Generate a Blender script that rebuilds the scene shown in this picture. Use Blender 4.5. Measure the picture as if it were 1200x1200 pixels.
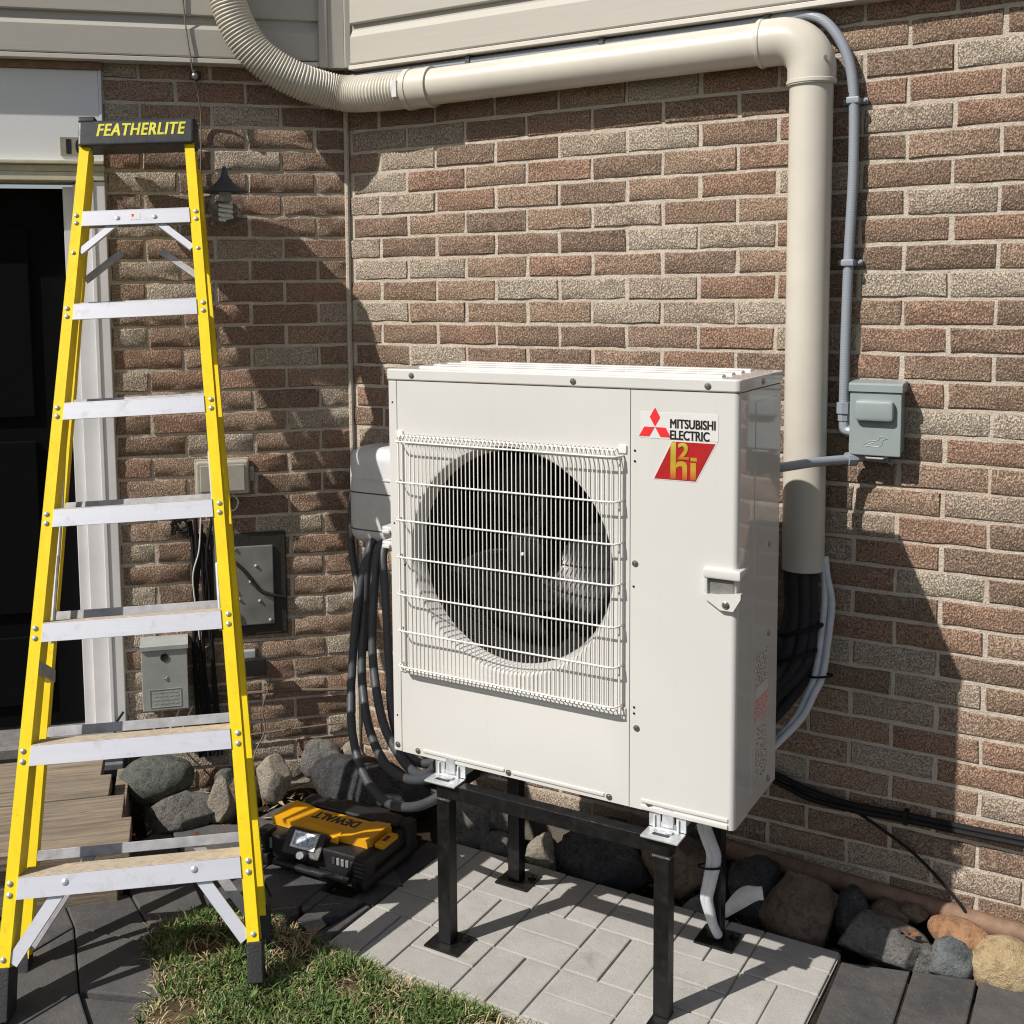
import bpy, bmesh, math, random
from mathutils import Vector, Matrix, Quaternion, noise
random.seed(11)
for o in list(bpy.data.objects): bpy.data.objects.remove(o)
scene = bpy.context.scene
C = scene.collection

# ------------------------------------------------------------------ camera
cam_d = bpy.data.cameras.new('camera'); cam = bpy.data.objects.new('camera', cam_d); C.objects.link(cam)
CAM = Vector((1.4688, -3.2155, 1.7373))
yaw, pitch, roll = 0.554205, 0.096672, -0.010927
fw = Vector((-math.sin(yaw)*math.cos(pitch), math.cos(yaw)*math.cos(pitch), -math.sin(pitch)))
rt = Vector((math.cos(yaw), math.sin(yaw), 0)); up = rt.cross(fw)
r2 = math.cos(roll)*rt + math.sin(roll)*up; u2 = -math.sin(roll)*rt + math.cos(roll)*up
cam.matrix_world = Matrix(((r2.x, u2.x, -fw.x, CAM.x), (r2.y, u2.y, -fw.y, CAM.y), (r2.z, u2.z, -fw.z, CAM.z), (0, 0, 0, 1)))
cam_d.sensor_width = 36; cam_d.sensor_fit = 'HORIZONTAL'
cam_d.lens = 1344.74/1200*36
cam_d.shift_x = (600-534.55)/1200; cam_d.shift_y = -(600-470.94)/1200
cam_d.clip_start = 0.05; cam_d.clip_end = 500
scene.camera = cam

# ------------------------------------------------------------------ sky, sun, exposure
SUN = Vector((-0.515, -1.0, 1.15)).normalized()
elev = math.asin(SUN.z); azim = math.atan2(SUN.x, SUN.y)
world = bpy.data.worlds.new('World'); scene.world = world; world.use_nodes = True
nt = world.node_tree; nt.nodes.clear()
sky = nt.nodes.new('ShaderNodeTexSky'); sky.sky_type = 'NISHITA'; sky.sun_disc = False
sky.sun_elevation = elev; sky.sun_rotation = azim; sky.air_density = 1.0; sky.dust_density = 1.2
bg = nt.nodes.new('ShaderNodeBackground'); bg.inputs[1].default_value = 0.078
wo = nt.nodes.new('ShaderNodeOutputWorld')
hsv = nt.nodes.new('ShaderNodeHueSaturation'); hsv.inputs['Saturation'].default_value = 0.6
nt.links.new(sky.outputs[0], hsv.inputs['Color']); nt.links.new(hsv.outputs[0], bg.inputs[0]); nt.links.new(bg.outputs[0], wo.inputs[0])
sd = bpy.data.lights.new('sun', 'SUN'); sd.energy = 4.9; sd.angle = math.radians(0.53); sd.color = (1.0, 0.942, 0.87)
sun = bpy.data.objects.new('sun', sd); C.objects.link(sun)
sun.rotation_euler = SUN.to_track_quat('Z', 'Y').to_euler(); sun.location = (-3, -6, 7)
scene.view_settings.view_transform = 'Standard'; scene.view_settings.look = 'None'
scene.view_settings.exposure = 0.09; scene.view_settings.gamma = 1.0
scene.view_settings.use_curve_mapping = False
scene.cycles.use_denoising = True; scene.cycles.denoising_prefilter = 'NONE'; scene.cycles.denoising_input_passes = 'RGB_ALBEDO_NORMAL'
scene.cycles.filter_width = 1.15; scene.cycles.max_bounces = 8; scene.cycles.blur_glossy = 0.5

# ------------------------------------------------------------------ materials
class NT:
    def __init__(s, name):
        m = bpy.data.materials.new(name); m.use_nodes = True; s.m = m; s.t = m.node_tree
        s.b = s.t.nodes['Principled BSDF']; s.o = s.t.nodes['Material Output']
    def n(s, typ, **kw):
        nd = s.t.nodes.new(typ)
        for k, v in kw.items():
            if k.startswith('i_'): nd.inputs[k[2:].replace('_', ' ')].default_value = v
            else: setattr(nd, k, v)
        return nd
    def l(s, a, b): s.t.links.new(a, b)
    def mix(s, fac, a, b, typ='MIX'):
        nd = s.t.nodes.new('ShaderNodeMix'); nd.data_type = 'RGBA'; nd.blend_type = typ
        for sock, v in ((nd.inputs[0], fac), (nd.inputs[6], a), (nd.inputs[7], b)):
            if hasattr(v, 'links'): s.l(v, sock)
            elif isinstance(v, (int, float)): sock.default_value = v
            else: sock.default_value = (*v[:3], 1)
        return nd.outputs[2]
    def ramp(s, src, stops, interp='LINEAR'):
        nd = s.t.nodes.new('ShaderNodeValToRGB'); nd.color_ramp.interpolation = interp
        el = nd.color_ramp.elements
        while len(el) < len(stops): el.new(0.5)
        for e, (p, c) in zip(el, stops):
            e.position = p; e.color = (c, c, c, 1) if isinstance(c, (int, float)) else (*c[:3], 1)
        s.l(src, nd.inputs[0]); return nd.outputs[0]
    def pos(s, scale=(1, 1, 1), obj=False):
        if obj: src = s.n('ShaderNodeTexCoord').outputs['Object']
        else: src = s.n('ShaderNodeNewGeometry').outputs['Position']
        mp = s.n('ShaderNodeMapping'); mp.inputs['Scale'].default_value = scale
        s.l(src, mp.inputs[0]); return mp.outputs[0]
    def noise(s, vec, scale, detail=4, rough=0.55):
        nd = s.n('ShaderNodeTexNoise'); nd.inputs['Scale'].default_value = scale
        nd.inputs['Detail'].default_value = detail; nd.inputs['Roughness'].default_value = rough
        s.l(vec, nd.inputs['Vector']); return nd.outputs[0]
    def voro(s, vec, scale, feat='F1', out=0):
        nd = s.n('ShaderNodeTexVoronoi'); nd.feature = feat; nd.inputs['Scale'].default_value = scale
        s.l(vec, nd.inputs['Vector']); return nd.outputs[out]
    def math(s, op, a, b=0.0, clamp=False):
        nd = s.n('ShaderNodeMath'); nd.operation = op; nd.use_clamp = clamp
        for sock, v in ((nd.inputs[0], a), (nd.inputs[1], b)):
            if hasattr(v, 'links'): s.l(v, sock)
            else: sock.default_value = v
        return nd.outputs[0]
    def bump(s, h, strength, dist=0.01, prev=None):
        nd = s.n('ShaderNodeBump'); nd.inputs['Strength'].default_value = strength; nd.inputs['Distance'].default_value = dist
        s.l(h, nd.inputs['Height'])
        if prev is not None: s.l(prev, nd.inputs['Normal'])
        return nd.outputs[0]
    def set(s, color=None, rough=None, metal=None, normal=None, spec=None):
        for key, v in (('Base Color', color), ('Roughness', rough), ('Metallic', metal), ('Normal', normal), ('Specular IOR Level', spec)):
            if v is None: continue
            sock = s.b.inputs[key]
            if hasattr(v, 'links'): s.l(v, sock)
            elif isinstance(v, (int, float)): sock.default_value = v
            else: sock.default_value = (*v[:3], 1)
        return s.m

def plain(name, col, rough=0.5, metal=0.0, var=0.12, scale=30, bump=0.0, spec=0.5, bscale=200):
    g = NT(name); p = g.pos()
    n = g.noise(p, scale, 5)
    dark = tuple(c*(1-var) for c in col); lite = tuple(min(1, c*(1+var)) for c in col)
    col_o = g.mix(g.ramp(n, [(0.3, 0.0), (0.7, 1.0)]), dark, lite)
    nrm = None
    if bump: nrm = g.bump(g.noise(p, bscale, 3), bump, 0.004)
    rr = g.ramp(g.noise(p, scale*1.7, 3), [(0.25, max(0, rough-0.07)), (0.75, min(1, rough+0.08))])
    return g.set(col_o, rr, metal, nrm, spec)

M = {}
# bricks: three body colours drawn at random for every piece, rug-faced relief
g = NT('brick'); p = g.pos()
rnd = g.math('FRACT', g.math('ADD', g.n('ShaderNodeObjectInfo').outputs['Random'], g.math('MULTIPLY', g.n('ShaderNodeNewGeometry').outputs['Random Per Island'], 3.7)))
base = g.ramp(rnd, [(0.0, (0.340, 0.232, 0.168)), (0.22, (0.405, 0.255, 0.182)), (0.40, (0.300, 0.212, 0.156)), (0.54, (0.440, 0.310, 0.226)), (0.72, (0.555, 0.475, 0.378)), (0.88, (0.510, 0.415, 0.325))], 'CONSTANT')
big = g.noise(p, 9, 4)
c1 = g.mix(g.ramp(big, [(0.3, 0.0), (0.75, 0.5)]), base, g.mix(0.5, base, (0.38, 0.30, 0.225)))
fine = g.noise(g.pos((1, 1, .75)), 230, 5, 0.75)
pit = g.ramp(fine, [(0.30, 1.0), (0.50, 0.0)])
c2 = g.mix(g.math('MULTIPLY', pit, 0.72), c1, g.mix(0.72, c1, (0.03, 0.022, 0.016)))
pale_speck = g.ramp(g.noise(p, 190, 4, 0.8), [(0.58, 0.0), (0.74, 0.55)])  # random pale specks in the brick colour
c3 = g.mix(pale_speck, c2, (0.62, 0.53, 0.43))
smear = g.ramp(g.math('ADD', g.math('MULTIPLY', g.noise(p, 26, 5, 0.75), 0.6), g.math('MULTIPLY', g.noise(p, 3.1, 3), 0.4)), [(0.575, 0.0), (0.66, 0.6)])
c3 = g.mix(smear, c3, (0.62, 0.55, 0.46))
strk = g.noise(g.pos((330, 330, 110)), 1.0, 3, 0.6)
vor = g.voro(g.pos((1, 1, 0.7)), 210, 'F1')
h = g.math('ADD', g.math('MULTIPLY', g.math('SUBTRACT', 1.0, pit), 0.8), g.math('ADD', g.math('MULTIPLY', strk, 0.6), g.math('MULTIPLY', vor, 0.6)))
nb = g.bump(h, 1.0, 0.0062)
nb = g.bump(g.noise(p, 60, 4, .7), 0.4, 0.006, nb)
M['brick'] = g.set(c3, 0.95, 0, nb, 0.15)
# mortar
g = NT('mortar'); p = g.pos()
n = g.noise(p, 14, 5); f = g.noise(p, 240, 4, 0.7)
c = g.mix(g.ramp(n, [(0.3, 0.0), (0.7, 1.0)]), (0.53, 0.465, 0.38), (0.64, 0.575, 0.485))
c = g.mix(g.ramp(f, [(0.36, 0.55), (0.50, 0.0)]), c, (0.33, 0.28, 0.22))
pk = g.noise(p, 2.3, 3)
c = g.mix(g.ramp(pk, [(0.55, 0.0), (0.72, 0.45)]), c, (0.60, 0.42, 0.31))
M['mortar'] = g.set(c, 0.95, 0, g.bump(g.math('ADD', f, g.math('MULTIPLY', g.noise(p, 70, 3), 1.2)), 0.8, 0.006), 0.15)
M['concrete'] = plain('old_concrete', (0.13, 0.11, 0.09), 0.95, bump=0.6)
M['siding'] = None
g = NT('vinyl_siding'); p = g.pos((6, 6, 130)); gr = g.noise(p, 1.0, 4, 0.6)
c = g.mix(gr, (0.415, 0.395, 0.35), (0.465, 0.445, 0.395)); M['siding'] = g.set(c, 0.5, 0, g.bump(gr, 0.12, 0.002), 0.4)
M['siding_trim'] = plain('siding_trim', (0.60, 0.57, 0.51), 0.45, var=0.05)
g = NT('unit_paint'); p = g.pos()
sc = g.noise(p, 3, 3); dust = g.noise(p, 260, 2)
c = g.mix(g.ramp(sc, [(0.3, 0), (0.7, 1)]), (0.605, 0.598, 0.576), (0.627, 0.620, 0.598)); stn = g.noise(g.pos((22, 22, 1.6)), 1.0, 5, 0.7); c = g.mix(g.ramp(stn, [(0.55, 0), (0.75, 0.14)]), c, (0.48, 0.45, 0.40)); sp_ = g.noise(p, 75, 4, 0.8); c = g.mix(g.ramp(sp_, [(0.70, 0), (0.78, 0.22)]), c, (0.40, 0.36, 0.30))
M['unit'] = g.set(c, g.ramp(g.noise(p, 40, 4), [(0.3, 0.05), (0.7, 0.09)]), 0, None, 0.62)
M['unit_wire'] = plain('wire_coating', (0.74, 0.72, 0.675), 0.35, var=0.04)
M['seam'] = plain('panel_seam', (0.08, 0.075, 0.07), 0.7)
M['screw'] = plain('screw_head', (0.35, 0.34, 0.33), 0.3, 0.9)
M['black_hole'] = plain('fan_cavity', (0.012, 0.012, 0.012), 0.8)
M['fan'] = plain('fan_blade_plastic', (0.012, 0.012, 0.0135), 0.35, bump=0.1)
g = NT('coil_fins'); w = g.n('ShaderNodeTexWave'); w.inputs['Scale'].default_value = 60; g.l(g.pos((1, 1, 1)), w.inputs[0])
M['coil'] = g.set(g.mix(w.outputs[1], (0.012, 0.012, 0.013), (0.045, 0.045, 0.048)), 0.5, 0.3)
M['sticker'] = plain('sticker_white', (0.645, 0.64, 0.622), 0.4, var=0.02)
M['red_logo'] = plain('logo_red', (0.72, 0.028, 0.035), 0.35, var=0.03)
M['red_panel'] = plain('badge_red', (0.36, 0.012, 0.014), 0.35, var=0.1, scale=12)
g = NT('badge_gold'); tc = g.n('ShaderNodeTexCoord'); sep = g.n('ShaderNodeSeparateXYZ'); g.l(tc.outputs['Generated'], sep.inputs[0])
M['gold'] = g.set(g.ramp(sep.outputs[2], [(0.0, (0.40, 0.07, 0.02)), (0.3, (0.50, 0.30, 0.03)), (0.6, (0.38, 0.30, 0.02)), (1.0, (0.55, 0.42, 0.08))]), 0.35)
M['ink'] = plain('black_ink', (0.012, 0.012, 0.014), 0.4)
M['label_print'] = None
g = NT('label_small_print'); p = g.pos((1, 110, 330), True); nn = g.noise(p, 1.0, 1)
M['label_print'] = g.set(g.mix(g.ramp(nn, [(0.5, 0), (0.56, 1)]), (0.7, 0.69, 0.67), (0.10, 0.10, 0.11)), 0.4)
g = NT('label_pink'); p = g.pos((1, 110, 280), True); nn = g.noise(p, 1.0, 1)
M['label_pink'] = g.set(g.mix(g.ramp(nn, [(0.5, 0), (0.56, 1)]), (0.72, 0.55, 0.54), (0.6, 0.16, 0.16)), 0.4)
g = NT('black_steel'); p = g.pos()
c = g.mix(g.ramp(g.noise(p, 26, 5, 0.65), [(0.5, 0), (0.75, 0.7)]), (0.006, 0.006, 0.0065), (0.022, 0.021, 0.020))
M['steel'] = g.set(c, g.ramp(g.noise(p, 50, 4), [(0.3, 0.28), (0.7, 0.5)]), 0, g.bump(g.noise(p, 150, 3), 0.12, 0.002), 0.5)
g = NT('galvanised'); p = g.pos(); sp = g.voro(p, 90, 'F1', 1)
bw = g.n('ShaderNodeRGBToBW'); g.l(sp, bw.inputs[0])
M['galv'] = g.set(g.mix(bw.outputs[0], (0.42, 0.44, 0.46), (0.58, 0.60, 0.62)), 0.38, 0.45)
M['weld'] = plain('weld_bead', (0.12, 0.11, 0.10), 0.4, 0.6, bump=1.0, bscale=120)
M['pvc'] = plain('cream_pvc', (0.555, 0.525, 0.455), 0.33, var=0.05, scale=8)
M['hose_cream'] = plain('cream_corrugated', (0.585, 0.55, 0.47), 0.42, var=0.06)
M['conduit'] = plain('grey_conduit', (0.265, 0.295, 0.335), 0.42, var=0.08)
M['conduit_ribs'] = None
g = NT('grey_ribbed_conduit'); w = g.n('ShaderNodeTexWave'); w.bands_direction = 'Z'; w.inputs['Scale'].default_value = 70; g.l(g.pos(), w.inputs[0])
M['conduit_ribs'] = g.set((0.265, 0.295, 0.335), 0.42, 0, g.bump(w.outputs[1], 0.12, 0.003))
M['jbox'] = plain('box_enamel', (0.27, 0.315, 0.315), 0.38, var=0.05, scale=10, bump=0.06)
M['yellow'] = None
g = NT('fibreglass_yellow'); p = g.pos(); st = g.noise(g.pos((40, 40, 6)), 1.0, 5, 0.7)
c = g.mix(g.ramp(st, [(0.35, 0), (0.7, 1)]), (0.76, 0.565, 0.004), (0.85, 0.66, 0.008))
sm = g.noise(p, 34, 6, 0.75); c = g.mix(g.ramp(sm, [(0.62, 0), (0.74, 0.6)]), c, (0.20, 0.14, 0.04)); scf = g.noise(g.pos((120, 120, 14)), 1.0, 4, 0.7); c = g.mix(g.ramp(scf, [(0.68, 0), (0.73, 0.5)]), c, (0.16, 0.12, 0.06))
M['yellow'] = g.set(c, 0.5, 0, g.bump(st, 0.1, 0.002), 0.35)
g = NT('ladder_aluminium'); p = g.pos(); st = g.noise(g.pos((5, 5, 120)), 1.0, 5, 0.7); sm = g.noise(p, 22, 6, 0.7)
c = g.mix(st, (0.56, 0.575, 0.63), (0.68, 0.69, 0.74)); c = g.mix(g.ramp(sm, [(0.55, 0), (0.78, 0.55)]), c, (0.34, 0.31, 0.29))
M['alu'] = g.set(c, 0.42, 0.35, g.bump(st, 0.06, 0.002))
M['alu_dull'] = plain('dull_aluminium', (0.40, 0.40, 0.42), 0.45, 0.45, var=0.2)
g = NT('dusty_tread'); p = g.pos(); st = g.noise(g.pos((30, 30, 60)), 1.0, 6, 0.75)
c = g.mix(g.ramp(st, [(0.3, 0), (0.7, 1)]), (0.38, 0.315, 0.235), (0.56, 0.49, 0.39)); w2 = g.noise(p, 60, 5, 0.8)
c = g.mix(g.ramp(w2, [(0.5, 0), (0.66, 0.5)]), c, (0.2, 0.16, 0.12))
M['tread'] = g.set(c, 0.85, 0, g.bump(st, 0.5, 0.003), 0.2)
M['rubber'] = plain('black_rubber', (0.018, 0.018, 0.02), 0.6, bump=0.4)
M['cap'] = plain('black_cap_plastic', (0.022, 0.023, 0.028), 0.45, bump=0.15)
M['letter_yellow'] = plain('lettering_yellow', (0.62, 0.60, 0.04), 0.5)
g = NT('weathered_wood'); p = g.pos()
rot = g.n('ShaderNodeMapping'); rot.inputs['Rotation'].default_value = (0, 0, -math.radians(45)); rsc = g.n('ShaderNodeMapping'); rsc.inputs['Scale'].default_value = (3.5, 60, 60); g.l(rot.outputs[0], rsc.inputs[0])
g.l(g.n('ShaderNodeNewGeometry').outputs['Position'], rot.inputs[0])
gr = g.noise(rsc.outputs[0], 1.0, 6, 0.65); kn = g.noise(p, 7, 3)
c = g.mix(g.ramp(gr, [(0.3, 0), (0.7, 1)]), (0.105, 0.086, 0.066), (0.34, 0.275, 0.205)); c = g.mix(g.ramp(g.noise(rsc.outputs[0], 2.6, 5, 0.8), [(0.34, 0.85), (0.42, 0)]), c, (0.03, 0.024, 0.018)); c = g.mix(g.ramp(kn, [(0.35, 0.5), (0.6, 0)]), c, (0.19, 0.165, 0.14))
M['wood'] = g.set(c, 0.88, 0, g.bump(gr, 0.8, 0.006), 0.2)
M['frame_white'] = plain('white_frame_paint', (0.72, 0.72, 0.73), 0.4, var=0.06, scale=8)
M['frame_cream'] = plain('cream_frame_paint', (0.55, 0.53, 0.42), 0.45, var=0.08)
M['transom'] = plain('transom_panel_paint', (0.76, 0.77, 0.78), 0.28, var=0.03, scale=4)
M['sill'] = plain('grey_sill', (0.17, 0.165, 0.16), 0.6, var=0.25, bump=0.3)
M['sill_metal'] = plain('sill_metal', (0.30, 0.33, 0.37), 0.4, 0.5)
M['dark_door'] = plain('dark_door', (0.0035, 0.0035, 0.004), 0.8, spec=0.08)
M['plate_tan'] = plain('number_plate', (0.30, 0.27, 0.21), 0.5)
M['dark_metal'] = plain('lantern_metal', (0.075, 0.082, 0.092), 0.5, bump=0.3)
g = NT('lantern_glass'); tr = g.n('ShaderNodeBsdfTransparent'); tr.inputs[0].default_value = (0.88, 0.91, 0.91, 1); gs = g.n('ShaderNodeBsdfGlossy'); gs.inputs['Roughness'].default_value = 0.06
lw = g.n('ShaderNodeLayerWeight'); lw.inputs[0].default_value = 0.35; fz = g.n('ShaderNodeMath', operation='MULTIPLY'); fz.inputs[1].default_value = 0.35; g.l(lw.outputs[1], fz.inputs[0]); mx = g.n('ShaderNodeMixShader'); g.l(fz.outputs[0], mx.inputs[0]); g.l(tr.outputs[0], mx.inputs[1]); g.l(gs.outputs[0], mx.inputs[2]); g.l(mx.outputs[0], g.o.inputs[0]); M['glass'] = g.m
M['bulb'] = plain('bulb_white', (0.86, 0.84, 0.78), 0.35)
M['beige'] = plain('beige_plastic', (0.40, 0.385, 0.32), 0.5, var=0.07)
M['grey_box'] = plain('grey_box_enamel', (0.33, 0.35, 0.345), 0.45, var=0.14, scale=14, bump=0.05)
M['plate_metal'] = plain('plate_metal', (0.24, 0.245, 0.235), 0.4, 0.4, var=0.25, scale=12)
M['tar'] = plain('black_sealant', (0.022, 0.02, 0.018), 0.55, bump=0.5, bscale=60)
M['cable'] = plain('black_cable', (0.010, 0.010, 0.011), 0.7, spec=0.25)
M['clamp_shaded'] = plain('shaded_clamp', (0.06, 0.062, 0.068), 0.5)  # for clamps under the siding, whose shade is put into this darker tone
M['foam'] = plain('insulation_foam', (0.022, 0.022, 0.023), 0.8, bump=0.4)
M['wire_brown'] = plain('brown_wire', (0.16, 0.125, 0.095), 0.6)
M['wire_white'] = plain('white_wire', (0.6, 0.58, 0.53), 0.5)
M['white_hose'] = plain('white_hose', (0.58, 0.60, 0.63), 0.45)
M['paper'] = plain('paper_tag', (0.72, 0.71, 0.69), 0.7)
M['garden_hose'] = plain('grey_garden_hose', (0.050, 0.055, 0.064), 0.5, var=0.08)
M['reel'] = plain('reel_grey_plastic', (0.60, 0.60, 0.62), 0.42, var=0.05)
M['brass'] = plain('brass', (0.45, 0.30, 0.05), 0.35, 0.8)
M['pipe_brown'] = plain('brown_ledge_pipe', (0.215, 0.13, 0.085), 0.7, var=0.25, bump=0.3)
M['tool_black'] = plain('tool_black_plastic', (0.013, 0.013, 0.014), 0.5, bump=0.25)
M['tool_grey'] = plain('tool_dark_grey', (0.05, 0.05, 0.052), 0.45, bump=0.2)
M['tool_yellow'] = plain('tool_yellow_plastic', (0.72, 0.345, 0.007), 0.42, var=0.05)
g = NT('radio_screen'); p = g.pos(); c = g.mix(g.ramp(g.noise(p, 110, 4, 0.7), [(0.42, 0), (0.58, 1)]), (0.16, 0.25, 0.36), (0.62, 0.68, 0.74)); M['screen'] = g.set(c, 0.2)
M['silver'] = plain('silver_bezel', (0.5, 0.5, 0.52), 0.3, 0.6)
# stone paving
g = NT('grey_paver'); p = g.pos()
isl = g.n('ShaderNodeObjectInfo').outputs['Random']
c = g.mix(isl, (0.395, 0.388, 0.372), (0.445, 0.437, 0.420)); ns = g.noise(p, 11, 5, 0.6); c = g.mix(g.ramp(ns, [(0.35, 0.35), (0.65, 0)]), c, (0.27, 0.255, 0.23))
fs = g.noise(p, 320, 3, 0.7); c = g.mix(g.ramp(fs, [(0.33, 0.5), (0.5, 0)]), c, (0.2, 0.185, 0.16))
st = g.noise(p, 4.2, 6, 0.75); c = g.mix(g.ramp(st, [(0.58, 0), (0.70, 0.6)]), c, (0.20, 0.165, 0.12)); bl = g.noise(p, 26, 5, 0.8); c = g.mix(g.ramp(bl, [(0.66, 0), (0.72, 0.6)]), c, (0.15, 0.12, 0.09))
M['paver'] = g.set(c, 0.9, 0, g.bump(g.math('ADD', fs, g.noise(p, 60, 4)), 0.4, 0.003), 0.25)
g = NT('dark_flagstone'); p = g.pos()
c = g.mix(g.n('ShaderNodeObjectInfo').outputs['Random'], (0.052, 0.052, 0.055), (0.085, 0.084, 0.086)); ns = g.noise(p, 8, 6, 0.7)
c = g.mix(g.ramp(ns, [(0.4, 0), (0.75, 0.8)]), c, (0.125, 0.115, 0.105)); fs = g.noise(p, 200, 4, 0.7); c = g.mix(g.ramp(fs, [(0.60, 0), (0.72, 0.7)]), c, (0.22, 0.21, 0.2))
M['flag'] = g.set(c, 0.82, 0, g.bump(g.math('ADD', fs, g.math('MULTIPLY', g.noise(p, 30, 5), 2)), 0.5, 0.005), 0.3)
g = NT('soil'); p = g.pos(); n1 = g.noise(p, 30, 6, 0.7); c = g.mix(n1, (0.014, 0.011, 0.008), (0.060, 0.046, 0.033)); M['soil'] = g.set(c, 1.0, 0, g.bump(n1, 1.0, 0.02), 0.1)
g = NT('ground_soil_and_lawn'); p = g.pos(); n1 = g.noise(p, 3, 6, 0.7); n2 = g.noise(p, 60, 4, 0.7); c = g.mix(n1, (0.05, 0.065, 0.02), (0.13, 0.11, 0.06)); c = g.mix(n2, c, (0.06, 0.05, 0.03)); M['lawn'] = g.set(c, 1.0, 0, g.bump(n2, 1.0, 0.03), 0.1)
g = NT('thatch_soil'); p = g.pos(); n1 = g.noise(p, 90, 5, 0.8); n2 = g.noise(p, 6, 3); c = g.mix(n1, (0.09, 0.06, 0.035), (0.30, 0.215, 0.13)); c = g.mix(g.ramp(n2, [(0.45, 0), (0.6, 0.6)]), c, (0.06, 0.06, 0.025)); M['thatch'] = g.set(c, 1.0, 0, g.bump(n1, 1.0, 0.02), 0.1)
def stone(name, a, b, sp, rough=0.8):
    g = NT(name); p = g.pos(); n1 = g.noise(p, 14, 6, 0.7); c = g.mix(g.ramp(n1, [(0.36, 0), (0.64, 1)]), a, b); f = g.noise(p, 240, 5, 0.75)
    c = g.mix(g.ramp(f, [(0.54, 0), (0.64, 0.75)]), c, sp); v = g.noise(p, 48, 5, 0.75)
    c = g.mix(g.ramp(v, [(0.36, 0.65), (0.5, 0)]), c, tuple(q*.45 for q in a)); c = g.mix(g.ramp(g.noise(g.pos((1, 1, 4)), 9, 5, 0.8), [(0.6, 0), (0.68, 0.4)]), c, sp)
    return g.set(c, rough, 0, g.bump(g.math('ADD', f, g.math('MULTIPLY', v, 2.5)), 0.9, 0.008), 0.3)
M['s_dark'] = stone('rock_dark', (0.035, 0.035, 0.037), (0.075, 0.075, 0.078), (0.2, 0.2, 0.2))
M['s_grey'] = stone('rock_grey', (0.13, 0.125, 0.12), (0.24, 0.23, 0.21), (0.35, 0.33, 0.3))
M['s_green'] = stone('rock_green_grey', (0.10, 0.11, 0.10), (0.17, 0.18, 0.16), (0.26, 0.26, 0.23))
M['s_brown'] = stone('rock_brown', (0.13, 0.095, 0.07), (0.24, 0.18, 0.13), (0.33, 0.27, 0.2))
M['s_blue'] = stone('rock_blue_grey', (0.10, 0.115, 0.125), (0.24, 0.26, 0.26), (0.05, 0.055, 0.06))
M['s_orange'] = stone('rock_orange', (0.40, 0.20, 0.10), (0.52, 0.31, 0.17), (0.55, 0.42, 0.3))
M['s_tan'] = stone('rock_tan', (0.46, 0.33, 0.17), (0.60, 0.47, 0.28), (0.66, 0.56, 0.4))
M['s_pale'] = stone('rock_pale', (0.33, 0.29, 0.235), (0.47, 0.42, 0.34), (0.24, 0.2, 0.16))
def leafm(name, a, b):
    g = NT(name); c = g.mix(g.n('ShaderNodeNewGeometry').outputs['Random Per Island'], a, b)
    return g.set(c, 0.55, 0, None, 0.25)
M['blade'] = leafm('grass_green', (0.042, 0.088, 0.020), (0.135, 0.195, 0.055))
M['straw'] = leafm('grass_straw', (0.30, 0.235, 0.125), (0.50, 0.41, 0.25))
M['dry_leaf'] = leafm('dead_leaf', (0.14, 0.06, 0.03), (0.22, 0.10, 0.05))

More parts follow.
